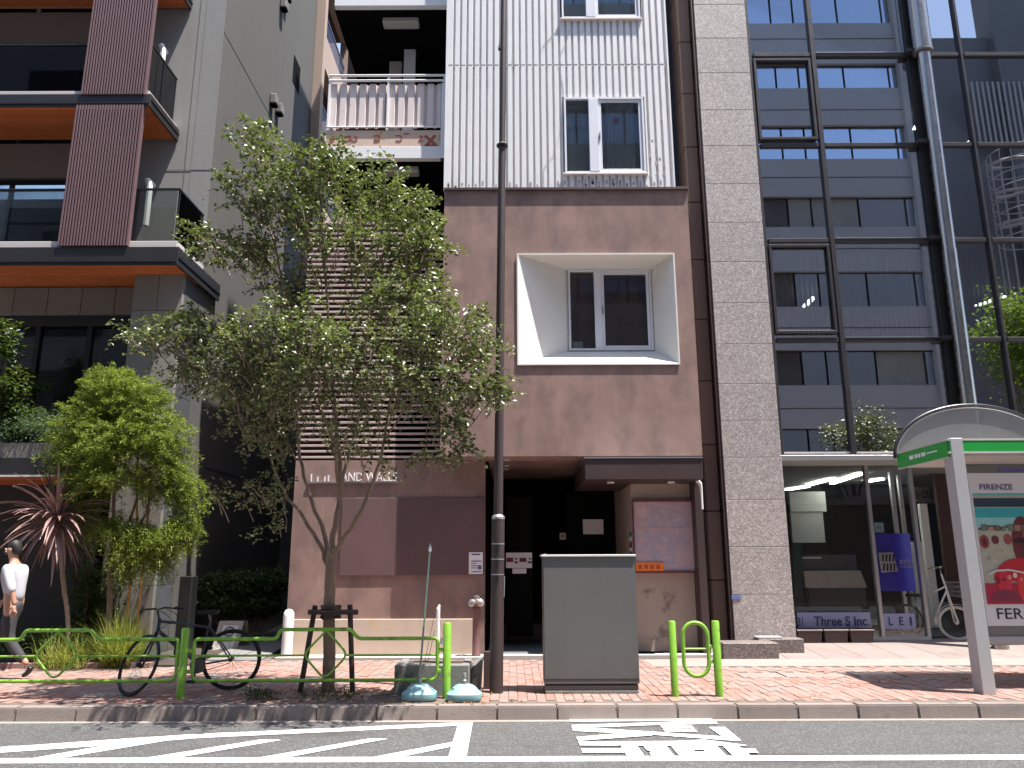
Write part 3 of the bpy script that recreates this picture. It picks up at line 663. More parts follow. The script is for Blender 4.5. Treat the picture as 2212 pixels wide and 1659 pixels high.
MB().box(X_(1365, 990, 12.9), X_(1495, 990, 12.9), 12.9, 13.0, cz1 + .03, zb - .02).build('transom_strip', M['lamp'], nb)
# display board on the pier
bx0, bx1, bz0, bz1 = X_(1367, 1160, YW), X_(1500, 1160, YW), Z_(1430, 1238, YW), Z_(1430, 1080, YW)
bo = MB(); t = .035
bo.box(bx0, bx1, YW - .08, YW - .003, bz0, bz0 + t).box(bx0, bx1, YW - .08, YW - .003, bz1 - t, bz1).box(bx0, bx0 + t * .5, YW - .08, YW - .003, bz0 + t, bz1 - t).box(bx1 - t, bx1, YW - .08, YW - .003, bz0 + t, bz1 - t)
bo = bo.build('display_board', pm('wine_red_frame', (0.15, 0.04, 0.045), 0.5, fine=0, var=.1), nb)
def poster_mat():
    N = NT('faded_menu_print'); p = N.n('ShaderNodeBsdfPrincipled'); N.l(p.outputs[0], N.out.inputs[0])
    N.l(N.ramp(N.noise(3.2, 3), [(0.3, (0.46, 0.30, 0.38)), (0.45, (0.52, 0.40, 0.44)), (0.55, (0.40, 0.36, 0.46)), (0.68, (0.58, 0.44, 0.46)), (0.8, (0.50, 0.22, 0.26))]), p.inputs['Base Color'])
    p.inputs['Roughness'].default_value = 0.25; return N.m
MB().box(bx0 + t * .5, bx1 - t, YW - .05, YW - .003, bz0 + t, bz1 - t).build('menu_sheet', poster_mat(), bo)
pk = MB()
for i in range(5): pk.lathe([(.012, 0), (.018, .004), (.0, .008)], (X_(1418 + i * 17, 1113, YW), YW - .052, Z_(1418, 1113, YW)), 8, axis=(0, -1, 0))
pk.bar((X_(1372, 1143, YW), YW - .053, Z_(1372, 1143, YW)), (X_(1490, 1140, YW), YW - .053, Z_(1490, 1141, YW)), .02, .004, (0, 1, 0))
pk.box(X_(1372, 1100, YW), X_(1394, 1100, YW), YW - .054, YW - .051, Z_(1380, 1116, YW), Z_(1380, 1096, YW))
pk.build('sheet_print', pm('sheet_print', (0.55, 0.40, 0.40), .6, fine=0), bo)
od = MB().box(X_(1372, 1222, YW), X_(1432, 1222, YW), YW - .075, YW - .055, Z_(1400, 1234, YW), Z_(1400, 1215, YW)).build('orange_sticker', pm('orange_sticker', (0.85, 0.22, 0.03), .6, fine=0), bo)
for i in range(4): MB().box(X_(1377 + i * 13, 1222, YW), X_(1385 + i * 13, 1222, YW), YW - .079, YW - .076, Z_(1400, 1229, YW), Z_(1400, 1220, YW)).build('sticker_print', bpy.data.materials.get('sticker_print') or pm('sticker_print', (0.5, 0.08, 0.02), .6, fine=0), od)
# sticker column on the side of the pier
for (y0, y1, mt) in ((1148, 1158, 'green'), (1160, 1168, 'paper'), (1172, 1182, 'inkred'), (1184, 1190, 'paper'), (1192, 1205, 'green')):
    if mt == 'green' and 'green' not in M: M['green'] = pm('green_print', (0.06, 0.14, 0.09), .6, fine=0)
    MB().box(pxl - .012, pxl - .004, YW + .08, YW + .28, Z_(1355, y1, YW), Z_(1355, y0, YW)).build('door_sticker', M[mt], nb)
# notices
def notice(name, label, x0, x1, y0, y1, Y, rows, cat='notice'):
    p = thing(name, label, cat, (X_((x0 + x1) / 2, y1, Y), Y, Z_((x0 + x1) / 2, y1, Y)))
    MB().box(X_(x0, y0, Y), X_(x1, y0, Y), Y - .004, Y, Z_(x0, y1, Y), Z_(x0, y0, Y)).build('sheet', M['paper'], p)
    for (a, b, c, d) in rows: MB().box(X_(a, c, Y), X_(b, c, Y), Y - .007, Y - .005, Z_(a, d, Y), Z_(a, c, Y)).build('printed_line', M['ink'], p)
    return p
notice('wall_notice', 'white paper notice pinned to the dark panel left of the entrance', 1013, 1043, 1193, 1240, YW - .034, [(1019, 1037, 1196, 1199), (1018, 1040, 1211, 1213), (1018, 1030, 1216, 1217.5), (1018, 1036, 1221, 1222.5), (1018, 1034, 1226, 1227.5), (1033, 1040, 1221, 1230), (1018, 1040, 1234, 1236)])
dn = notice('door_notice', 'white notice with dark red bands hung in the black entrance', 1093, 1149, 1194, 1227, 14.0, [(1112, 1118, 1205, 1209), (1111, 1119, 1212, 1217), (1142, 1148, 1205, 1209), (1140, 1149, 1212, 1217)])
MB().box(X_(1094, 1205, 14), X_(1109, 1205, 14), 13.99, 13.995, Z_(1100, 1214, 14), Z_(1100, 1205, 14)).build('red_band', M['inkred'], dn)
MB().box(X_(1122, 1205, 14), X_(1137, 1205, 14), 13.99, 13.995, Z_(1130, 1214, 14), Z_(1130, 1205, 14)).build('red_band', M['inkred'], dn)
MB().box(X_(1107, 1230, 14), X_(1137, 1230, 14), 13.996, 14.0, Z_(1107, 1239, 14), Z_(1107, 1228, 14)).build('sheet', M['paper'], dn)
MB().box(X_(1094, 1200, 14), X_(1150, 1200, 14), 14.001, 14.02, .2, 2.6).build('glass_door_leaf', M['door'], dn)
notice('door_plate', 'grey blank plate on the black entrance door', 1259, 1303, 1122, 1154, 15.05, [])
it = thing('intercom', 'small grey intercom box on the black entrance wall', 'intercom', at(1216, 1167, 15.0))
MB().box(X_(1209, 1158, 15), X_(1222, 1158, 15), 14.96, 15.05, Z_(1215, 1166, 15), Z_(1215, 1151, 15)).build('case', M['lamp'], it, bev=.006)
MB().lathe([(.02, 0), (.02, .01)], at(1215.5, 1158, 14.955), 10, axis=(0, -1, 0)).build('button', M['black'], it)
# drain pipe on the right corner
dp = MB(); Yd = 12.55
dp.tube([at(1505, 1037, Yd), at(1513, 1045, Yd), (X_(1515, 1060, Yd), Yd, Z_(1515, 1060, Yd)), (X_(1515, 1060, Yd), Yd, Z_(1515, 1100, Yd))], [.03, .03, .02, .018], 8)
dp.build('broken_pipe', M['white'], nb)
# ------------------------------------------------------------------ office building with granite pillar and glass front
YG, YGL = 13.2, 13.42
ob = thing('office_building', 'tall glass fronted office building with a pink grey granite pillar', 'building', (5, YG, 0))
p0, p1 = X_(1543, 690, YG), X_(1664, 690, YG)
js = [-75, 9, 82, 157, 237, 314, 397, 480, 565, 654, 743, 829, 908, 988, 1079, 1181, 1284, 1396]
zz = [Z_(1620, y, YG) for y in js]
zz += []
MB().box(p0 + .02, p1 - .02, YG + .03, 17, -.05, 22).build('pillar_core', M['joint'], ob)
for a, b in zip(zz, zz[1:]): MB().box(p0, p1, YG, YG + .5, b + .004, a - .004).build('granite_slab', M['granite'], ob, bev=.004)
zq = zz[0]
while zq < 21.5: MB().box(p0, p1, YG, YG + .5, zq + .004, zq + .62).build('granite_slab', M['granite'], ob, bev=.004); zq += .628
# tiled side wall towards the gap
yy = [YG + .06, YG + .22, YG + .9, YG + 1.0]
for k in range(13):
    z0 = .0 + k * 1.15
    MB().box(p0 - .05, p0 - .003, YG + .02, YG + .12, z0 + .003, z0 + 1.147).build('side_tile', M['metalbrown'], ob)
    MB().box(p0 - .30, p0 - .055, YG + .16, YG + .8, z0 + .005, z0 + 1.145).build('side_tile', M['brtile'], ob, bev=.02)
MB().box(p0 - .1, p0 + .02, YG + .5, 22, 0, 22).build('side_wall', M['metalbrown'], ob)
sp_ = MB().box(X_(1580, 1290, YG), X_(1600, 1290, YG), YG - .01, YG - .001, Z_(1590, 1294, YG), Z_(1590, 1285, YG)).build('address_plate', pm('blue_plate', (.12, .18, .4), .5, fine=0), ob)
# curtain wall
gx0_ = p1; gxr = 13.5
zg0 = Z_(1750, 985, YGL); zgt = 22.0
MV = X_(1793, 500, YGL)
tz = [Z_(1750, y, YGL) for y in (985, 735, 521, 315, 121)] + [13.1, 15.0, 17.0, 19.0, 22.0]
xs = [gx0_ + .10, MV, 8.9, 13.5]
for a, b in zip(xs, xs[1:]):
    for c, d in zip(tz, tz[1:]): MB().box(a + .02, b - .02, YGL, YGL + .012, c + .015, d - .015).build('glass_pane', M['officeglass'], ob)
for x, wd in ((gx0_ + .055, .10), (MV, .085), (8.9, .05), (13.5, .06)): MB().box(x - wd / 2, x + wd / 2, YGL - .07, YGL + .06, zg0, zgt).build('mullion', M['mull'], ob, bev=.004)
for k, z in enumerate(tz[1:]):
    for a, b in zip(xs, xs[1:]): MB().box(a + .058, b - .058, YGL - .055, YGL + .05, z - .04, z + .035).build('transom', M['mull'], ob, bev=.004)
    if k % 2 == 1 or k == 0: MB().box(MV + .06, X_(2030, 500, YGL), YGL - .065, YGL - .056, z + .03, z + .044).build('transom_cap', M['alu'], ob)
MB().box(gx0_, gxr, YGL - .12, YGL + .06, zg0 - .09, zg0 - .002).build('transom', M['alu'], ob, bev=.004)
MB().box(gx0_ + .11, gxr, YGL - .03, YGL - .005, zg0 + .04, zg0 + .07).build('transom_cap', M['coping'], ob)
# two opening lights in the left bay
def opener(y0, y1):
    a, b = gx0_ + .13, MV - .075; c, d = Z_(1720, y1, YGL), Z_(1720, y0, YGL); t = .05; f = MB()
    f.box(a, b, YGL - .085, YGL - .02, c, c + t).box(a, b, YGL - .085, YGL - .02, d - t, d).box(a, a + t, YGL - .085, YGL - .02, c + t, d - t).box(b - t, b, YGL - .085, YGL - .02, c + t, d - t)
    f.build('opening_light', M['mull'], ob, bev=.004)
    MB().box(a + t, b - t, YGL - .04, YGL - .03, c + t, c + t + .02).build('frame_glint', M['alu'], ob)
opener(131, 305); opener(531, 722)
# dark rooms behind the glass, ceilings, lamps, vertical blinds
cz_top = zg0
r = MB(); r.box(gx0_, 14, 19.5, 19.6, cz_top, 22).box(gx0_, 14, 25, 25.1, 0, 4).box(14, 14.1, YGL + .1, 19.5, 0, 22).box(gx0_ - .01, gx0_ + .03, YGL + .1, 19.5, 3.2, 22)
r.build('office_back_wall', M['offdark'], ob)
for z in (tz[0] + .2, tz[2], tz[4], tz[6]): MB().box(gx0_ + .04, 13.9, YGL + .15, 19.4, z - .15, z).build('floor_slab', M['offdark'], ob)
def tubelamp(px0, py0, px1, py1, zc, wd=.16, n=1, mat='tube'):
    A = CAMP + ray(px0, py0) * ((zc - 1.5) / ray(px0, py0).z); B = CAMP + ray(px1, py1) * ((zc - 1.5) / ray(px1, py1).z)
    m = MB()
    for k in range(n):
        o = Vector((.11 * k, 0, 0)); m.bar(A + o, B + o, .07 if n > 1 else wd, .03)
    return m.build('fluorescent_lamp', M[mat], ob)
c1 = tz[2] - .32; c2 = tz[4] - .32
for a in ((1995, 250, 1978, 278), (2125, 288, 2095, 306)): tubelamp(*a, tz[4] - .4, .12)
tubelamp(2210, 205, 2150, 250, tz[4] - .4, n=3)
for a in ((1758, 642, 1738, 662), (2170, 640, 2110, 660)): tubelamp(*a, tz[2] - .4, .10)
bl = MB().box(gx0_ + .2, 13.4, YGL + .3, YGL + .34, tz[2] - .1, tz[2] - .06).build('blind_rail', M['blind'], ob)
bm_ = MB().box(0, .045, 0, .008, tz[1] + .05, tz[2] - .1).mesh('blind_strip', M['blind'])
x = gx0_ + .22
while x < 9.2: inst('blind_strip', bm_, (x, YGL + .31, 0), ob, (0, 0, 0)); x += .092
# ground floor: shop window, interior
YS = 14.05
zs1 = Z_(1760, 1006, YS); zs00 = Z_(1800, 1379, YS)
sx0, sx1, sx2 = p1 + .02, X_(1888, 1200, YS), X_(1985, 1200, YS)
MB().box(gx0_, gxr, YGL - .1, YS + .1, zs1 + .02, zg0 - .1).build('shop_soffit', M['ceil'], ob)
MB().box(sx0, sx2, YS - .06, YS + .1, zs00 - .15, zs00 + .03).build('shop_sill', M['coping'], ob)
MB().box(sx0 + .03, sx1 - .03, YS, YS + .012, zs00 + .03, zs1).build('glass_pane', M['shopglass'], ob)
MB().box(sx1 + .03, sx2, YS, YS + .012, zs00 + .03, zs1).build('glass_pane', M['shopglass'], ob)
for x, wd in ((sx0 + .0, .07), (sx1, .06), (sx2, .06)): MB().box(x - wd / 2, x + wd / 2, YS - .05, YS + .06, zs00 - .1, zs1).build('mullion', M['alu'], ob, bev=.003)
for px_, Yd in ((1945, 15.6), (1962, 16.2)): MB().box(X_(px_, 1200, Yd) - .035, X_(px_, 1200, Yd) + .035, Yd, Yd + .07, zs00, zs1 + .2).build('door_frame', M['alu'], ob)
f = MB(); f.box(sx0, gxr, YS + .1, 24.9, zs00 - .12, zs00 + .02); f.build('shop_floor', M['offdark'], ob)
cz = zs1 + .05
MB().box(gx0_ + .02, 13.9, YS + .11, 24.9, cz, cz + .04).build('shop_ceiling', M['ceil'], ob)
MB().box(p1 - .02, p1 + .015, YS + .1, 24.9, 0, cz).build('shop_side_wall', M['offdark'], ob)
for a in ((1860, 1023, 1798, 1044), (1800, 1034, 1745, 1048), (1745, 1051, 1700, 1058), (1905, 1035, 1870, 1041), (1838, 1060, 1800, 1066)): tubelamp(*a, cz - .03, .12, mat='tube2')
MB().box(X_(1785, 1150, 20.5), X_(1900, 1150, 20.5), 20.5, 20.6, zs00, cz - .35).build('shop_partition', M['lamp'], ob)
MB().box(X_(1712, 1150, 17.0), X_(1790, 1150, 17.0), 17.0, 17.1, Z_(1750, 1105, 17.0), Z_(1750, 1062, 17)).build('wall_board', M['winback'], ob)
MB().box(X_(1712, 1150, 17.0), X_(1782, 1150, 17.0), 17.02, 17.1, Z_(1750, 1172, 17.0), Z_(1750, 1106, 17)).build('curtain', M['blind'], ob)
ck = thing('green_cabinet', 'dark green cabinet just inside the shop window beside the granite pillar', 'cabinet', at(1724, 1330, 14.6))
MB().box(X_(1714, 1250, 14.6), X_(1737, 1250, 14.6), 14.6, 15.2, zs00 + .02, Z_(1720, 1172, 14.6)).build('body', pm('dark_green', (.01, .035, .034), .5, fine=0), ck, bev=.01)
MB().box(X_(1715, 1250, 14.6), X_(1736, 1250, 14.6), 14.585, 14.598, Z_(1720, 1222, 14.6), Z_(1720, 1176, 14.6)).build('door', pm('dark_green_door', (.014, .05, .048), .5, fine=0), ck, bev=.004)
# large plotter in the window
pl = thing('plotter', 'large grey plotter with a pale glossy lid behind the shop window', 'printer', at(1800, 1330, 14.5))
Yp = 14.5; a, b = X_(1738, 1250, Yp), X_(1871, 1250, Yp)
MB().box(a + .02, b - .02, Yp, Yp + .6, Z_(1800, 1318, Yp), Z_(1800, 1270, Yp)).build('body', pm('plotter_grey', (.055, .052, .05), .4, fine=0, bump=0), pl, bev=.03, seg=2)
lz0, lz1 = Z_(1800, 1270, Yp), Z_(1800, 1233, Yp)
MB().hexa([(a, Yp - .02, lz0), (b, Yp - .02, lz0), (b, Yp + .6, lz0), (a, Yp + .6, lz0), (a + .03, Yp + .12, lz1), (b - .03, Yp + .12, lz1), (b - .03, Yp + .6, lz1), (a + .03, Yp + .6, lz1)]).build('lid', pm('plotter_lid', (.55, .48, .42), .25, var=.25, vs=5, fine=0, bump=0), pl, bev=.01)
MB().box(a, b - .02, Yp + .3, Yp + .5, lz1, Z_(1800, 1198, Yp + .3)).build('rear_screen', pm('plotter_screen', (.09, .095, .10), .3, fine=0, bump=0), pl, bev=.01)
MB().box(a + .02, a + .45, Yp + .28, Yp + .299, lz1 + .22, lz1 + .25).build('light_bar', M['white'], pl)
for x in (a + .15, b - .15): MB().box(x - .04, x + .04, Yp + .1, Yp + .5, zs00 + .02, Z_(1800, 1318, Yp)).build('leg', M['black'], pl)
# blue hanging screen with logo, banner strips, sticker
BY = YS + .18
q0, q1, r0, r1 = X_(1898, 1220, BY), X_(1978, 1220, BY), Z_(1935, 1277, BY), Z_(1935, 1152, BY)
bs = thing('blue_screen', 'curved royal blue screen with a white striped logo hanging behind shop glass', 'sign', ((q0 + q1) / 2, BY, r0))
n = 14; P = [(q0 + (q1 - q0) * i / n, BY + .1 * (1 - math.sin(math.pi * i / n)) * .9) for i in range(n + 1)]
m = MB()
for i in range(n): m.hexa([(P[i][0], P[i][1], r0), (P[i + 1][0], P[i + 1][1], r0), (P[i + 1][0], P[i + 1][1] + .015, r0), (P[i][0], P[i][1] + .015, r0), (P[i][0], P[i][1], r1), (P[i + 1][0], P[i + 1][1], r1), (P[i + 1][0], P[i + 1][1] + .015, r1), (P[i][0], P[i][1] + .015, r1)])
m.build('screen_sheet', pm('royal_blue', (.022, .009, .62), .45, var=.08, fine=0, bump=0), bs)
LY = YS + .03
def zl(y): return Z_(1935, y, LY)
def xl_(x): return X_(x, 1215, LY)
lg = MB(); lg.hexa([(xl_(1902), LY, zl(1237)), (xl_(1937), LY, zl(1234)), (xl_(1937), LY + .004, zl(1234)), (xl_(1902), LY + .004, zl(1237)), (xl_(1899), LY, zl(1194)), (xl_(1932), LY, zl(1193)), (xl_(1932), LY + .004, zl(1193)), (xl_(1899), LY + .004, zl(1194))])
lo = lg.build('logo_plate', M['paper'], bs)
k = MB()
for i in range(4):
    for (ya, yb, sft) in ((1197, 1213, 0), (1217, 1233, 0)):
        x = 1905 + i * 7.5; k.hexa([(xl_(x), LY - .004, zl(yb)), (xl_(x + 4), LY - .004, zl(yb)), (xl_(x + 4), LY - .002, zl(yb)), (xl_(x), LY - .002, zl(yb)), (xl_(x + 2.5), LY - .004, zl(ya)), (xl_(x + 6.5), LY - .004, zl(ya)), (xl_(x + 6.5), LY - .002, zl(ya)), (xl_(x + 2.5), LY - .002, zl(ya))])
k.build('logo_stripe', M['black'], lo)
text_obj('lettering', '株式会社', xl_(1943), xl_(1977), zl(1221), zl(1208), LY, M['paper'], bs, .004)
MB().box(xl_(1942), xl_(1977), LY, LY + .004, zl(1225), zl(1224)).build('rule', M['paper'], bs)
stk = thing('window_sticker', 'small pale blue square sticker on shop glass above the blue screen', 'sticker', (xl_(1907), LY, zl(1150)))
MB().box(xl_(1897), xl_(1917), LY - .008, LY - .004, zl(1150), zl(1129)).build('sheet', pm('pale_blue_print', (.45, .62, .72), .6, var=.1, fine=0), stk)
MB().box(xl_(1901), xl_(1911), LY - .012, LY - .0085, zl(1141), zl(1137)).build('print', pm('teal_print', (.15, .42, .48), .6, fine=0), stk)
bn = thing('window_banner', 'lavender window strip lettered Three S Inc above the brown planters', 'banner', (X_(1800, 1355, YS), YS, Z_(1800, 1355, YS)))
lav = pm('lavender_strip', (.27, .28, .44), .6, var=.1, vs=3, fine=0); inkn = pm('navy_letters', (.03, .03, .09), .6, fine=0)
zb_ = lambda y: Z_(1800, y, YS - .02)
MB().box(X_(1722, 1340, YS), X_(1880, 1340, YS), YS - .02, YS - .015, zb_(1356), zb_(1323)).build('strip', lav, bn)
text_obj('lettering', 'Three S Inc.', X_(1757, 1340, YS), X_(1876, 1340, YS), zb_(1352), zb_(1331), YS - .025, inkn, bn, .004, bold=.012)
text_obj('lettering', '31', X_(1722, 1340, YS), X_(1733, 1340, YS), zb_(1352), zb_(1334), YS - .025, inkn, bn, .004)
bn2 = thing('window_banner', 'short lavender window strip with widely spaced letters under the blue screen', 'banner', (X_(1940, 1360, YS), YS, Z_(1940, 1360, YS)))
MB().box(X_(1900, 1340, YS), X_(1976, 1340, YS), YS - .02, YS - .015, zb_(1360), zb_(1326)).build('strip', lav, bn2)
for ch, x in (('L', 1918), ('E', 1941), ('I', 1964)): text_obj('lettering', ch, X_(x, 1340, YS), X_(x + (9 if ch != 'I' else 4), 1340, YS), zb_(1351), zb_(1333), YS - .025, inkn, bn2, .004, bold=.015)
# dark recess with white sign, posts
MB().box(sx2 + .05, 9.4, 18.2, 18.3, 0, cz).build('recess_wall', M['dark'], ob)
MB().box(X_(2040, 1200, 15.9), 9.6, 15.9, 16.0, 0, cz).build('recess_wall', M['redwall'], ob)
rs = thing('interior_sign', 'white sign with black characters hanging in the dark shop recess', 'sign', at(1986, 1080, 16.5))
MB().box(X_(1966, 1068, 16.5), X_(2008, 1068, 16.5), 16.5, 16.54, Z_(1985, 1084, 16.5), Z_(1985, 1052, 16.5)).build('plate', pm('grey_sign', (.30, .30, .30), .6, fine=0), rs)
text_obj('lettering', 'スリーエス', X_(1969, 1068, 16.5), X_(2005, 1068, 16.5), Z_(1985, 1077, 16.5), Z_(1985, 1060, 16.5), 16.49, M['black'], rs, .004, bold=.01)
MB().box(X_(2000, 1200, 15.8), X_(2016, 1200, 15.8), 15.8, 15.9, 0.1, Z_(2000, 1088, 15.8)).build('recess_door', M['winback'], ob)
MB().box(X_(1978, 1250, 15.7), X_(2000, 1250, 15.7), 15.7, 15.78, 0.1, Z_(1990, 1170, 15.7)).build('recess_panel', M['winback'], ob)
# granite blocks in front of the pillar
g1 = tag(MB().box(X_(1563, 1410, 12.42), X_(1683, 1410, 12.42), 12.42, 12.86, -.03, .235).build('granite_block', M['granblock'], bev=.008), 'low dark granite block at the foot of the granite pillar, nearest the green rail', 'stone block')
g2 = tag(MB().box(X_(1640, 1390, 12.87), X_(1737, 1390, 12.87), 12.87, 13.18, -.02, .25).build('granite_block', M['granblock'], bev=.008), 'granite block at the pillar base with a pale slab on top', 'stone block')
tag(MB().box(X_(1636, 1378, 12.9), X_(1690, 1378, 12.9), 12.9, 13.1, .252, .28).build('stone_slab', M['step'], bev=.006), 'loose pale stone slab lying on the granite block', 'slab')
# brown planters
for i, (xa, xb, lab) in enumerate(((1722, 1778, 'brown plastic trough planter closest to the granite pillar'), (1780, 1834, 'brown plastic trough planter in the middle of the row of three under the shop window'), (1836, 1890, 'brown plastic trough planter closest to the slanted shop door mullion'))):
    Yq = 13.72; a, b = X_(xa, 1370, Yq), X_(xb, 1370, Yq); z0 = .004 + (Yq - 12.44) * .0718; t = thing('planter', lab, 'planter', ((a + b) / 2, Yq, z0), 'brown planters under the shop window')
    MB().hexa([(a + .03, Yq + .02, z0), (b - .03, Yq + .02, z0), (b - .03, Yq + .2, z0), (a + .03, Yq + .2, z0), (a + .01, Yq, z0 + .19), (b - .01, Yq, z0 + .19), (b - .01, Yq + .22, z0 + .19), (a + .01, Yq + .22, z0 + .19)]).build('trough', pm('planter_brown', (.055, .032, .030), .5, fine=0, var=.1) if i == 0 else bpy.data.materials['planter_brown'], t, bev=.01)
    rim = MB()
    rim.box(a, b, Yq - .01, Yq + .02, z0 + .192, z0 + .22).box(a, b, Yq + .2, Yq + .23, z0 + .192, z0 + .22).box(a, a + .025, Yq + .021, Yq + .199, z0 + .192, z0 + .22).box(b - .025, b, Yq + .021, Yq + .199, z0 + .192, z0 + .22)
    rim.build('rim', pm('planter_rim', (.13, .085, .08), .5, fine=0) if i == 0 else bpy.data.materials['planter_rim'], t, bev=.006)
    MB().box(a + .03, b - .03, Yq + .025, Yq + .195, z0 + .192, z0 + .2).build('earth', M['soil'], t)
# ------------------------------------------------------------------ what the glass mirrors: buildings and trees across the road
YV = 33.0; YO = 2 * YGL - YV
opp = thing('strip_window_building', 'blue grey tiled building with long strip windows mirrored in the office glass', 'building', (0, YO, 0))
xo1 = X_(2046, 500, YV); xw1 = X_(1985, 500, YV); xo0 = -4.0
Yo_b = YO - 9
rows = [(980, 925), (832, 756), (662, 586), (490, 424), (343, 270), (190, 137), (50, -22)]
zr = [(Z_(1800, a, YV), Z_(1800, b, YV)) for a, b in rows]
zr.append((zr[-1][0] + 3.6, zr[-1][1] + 3.6))
rw_ = random.Random(5); M['opproom'] = pm('window_room_brown', (.09, .075, .066), .6, fine=0, var=.5, vs=1.2); M['oppblind'] = pm('window_blind_pale', (.30, .29, .26), .7, fine=0, var=.2)
zprev = 0.0; w_ = MB()
for a, b in zr: w_.box(xo0, xw1, YO - .4, YO, zprev, a); zprev = b
w_.box(xo0, xw1, YO - .4, YO, zprev, zprev + 1.0).box(xw1, xo1, YO - .6, YO + .15, 0, zprev + 1.0).box(xo0, xo1, Yo_b, YO - .9, 0, zprev + .9)
w_.build('wall', M['oppwall'], opp)
for a, b in zr:
    MB().box(xo0, xw1, YO - .001, YO + .02, (a + b) / 2 - 1.85, (a + b) / 2 - 1.83).build('wall_joint', M['fascia'], opp)
    x = xo0 + .4; i = 0
    while x < xw1:
        wd = 2.2 if i % 3 else 1.1; e_ = min(x + wd, xw1)
        MB().box(x + .05, e_ - .05, YO - .22, YO - .2, a + .03, b - .03).build('window', M[rw_.choice(('oppglass', 'oppglass', 'oppglass', 'oppglass', 'opproom', 'oppblind') if a < 20 else ('oppglass',))], opp); x = e_; i += 1
    MB().box(xo0, xw1, YO - .25, YO - .19, a, a + .04).build('window_frame', M['fascia'], opp)
    MB().box(xo0, xw1, YO - .25, YO - .19, b - .05, b).build('window_frame', M['fascia'], opp)
lo_ = thing('pale_opposite_building', 'pale plain building across the road reflected in the balcony glass', 'building', (-25, YO, 0))
MB().box(-50, xo0 - .3, YO - 9, YO, 0, 25).build('wall', M['lgwall'], lo_)
for i in range(7):
    for j in range(7): MB().box(-46 + i * 6, -42.5 + i * 6, YO - .01, YO + .05, 1.2 + j * 3.4, 3.0 + j * 3.4).build('window', M['winglass'] if False else M['darkroom'], lo_)
MB().box(13.6, 45, YGL, YGL + 10, 0, 30).box(p0 + .1, 13.5, YGL + .3, YGL + 10, 22.05, 29).build('sky_blocking_mass', M['oppdark'], ob)  # unseen dark masses, added to keep sky out of the lower mirrored windows
YV2 = 37.0; YO2 = 2 * YGL - YV2
nb2 = thing('dark_clad_building', 'dark ribbed building with a spiral stair mirrored at the right end of the glass', 'building', (20, YO2, 0))
xa, xb = X_(2100, 300, YV2), X_(2130, 60, YV2)
m = MB(); m.box(xa - 3, xb, YO2 - 6, YO2, 0, Z_(2110, 82, YV2)).box(xb, 45, YO2 - .9, YO2 + .5, 0, Z_(2180, -60, YV2))
m.build('wall', M['oppdark'], nb2)
for i in range(26): MB().box(xa + i * .28, xa + i * .28 + .1, YO2 + .5, YO2 + .58, Z_(2150, 330, YV2), Z_(2150, 190, YV2)).build('rib', M['oppwall'], nb2)
scx, scy, scr = X_(2195, 420, 35.5), 2 * YGL - 35.0, 1.35
st = MB(); za, zb2 = Z_(2190, 525, 35.5), Z_(2190, 345, 35.5)
for i in range(8):
    z = za + (zb2 - za) * i / 7; st.tube([(scx + scr * math.cos(t_ * math.pi / 12), scy + scr * math.sin(t_ * math.pi / 12), z) for t_ in range(24)], .035, 5, closed=True)
for k in range(16): st.tube([(scx + scr * math.cos(k * math.pi / 8), scy + scr * math.sin(k * math.pi / 8), 0), (scx + scr * math.cos(k * math.pi / 8), scy + scr * math.sin(k * math.pi / 8), zb2)], .03, 5)
st.tube([(scx + scr * .9 * math.cos(i * .25), scy + scr * .9 * math.sin(i * .25), za + (zb2 - za) * i / 70) for i in range(70)], .1, 5)
st.build('spiral_stair', M['oppwall'], nb2)
# ------------------------------------------------------------------ apartment building on the left
YBF, YBW = 12.4, 13.6
ab = thing('apartment_building', 'grey apartment building with glass balconies, maroon slat screens and orange wood soffits', 'building', (-8, YBW, 0))
XR = atX(447, 483, 1).x
XR = X_(446, 483, YBW)                                        # plane of its right-hand flank
XL = -13.5
ztop_ = 20
zF = {}
def zf(y): return Z_(150, y, YBF)
floors = [(535, 574, 520), (205, 232, 195)]
fh = zf(205) - zf(535)
bands = []
for (a, b, c) in floors: bands.append((zf(b), zf(a), zf(c)))
bands.append((bands[1][0] + fh, bands[1][1] + fh, bands[1][2] + fh))
xbr = [X_(382, 545, YBF), X_(322, 215, YBF), X_(322, 215, YBF)]
yend = [14.3, 13.58, 13.58]
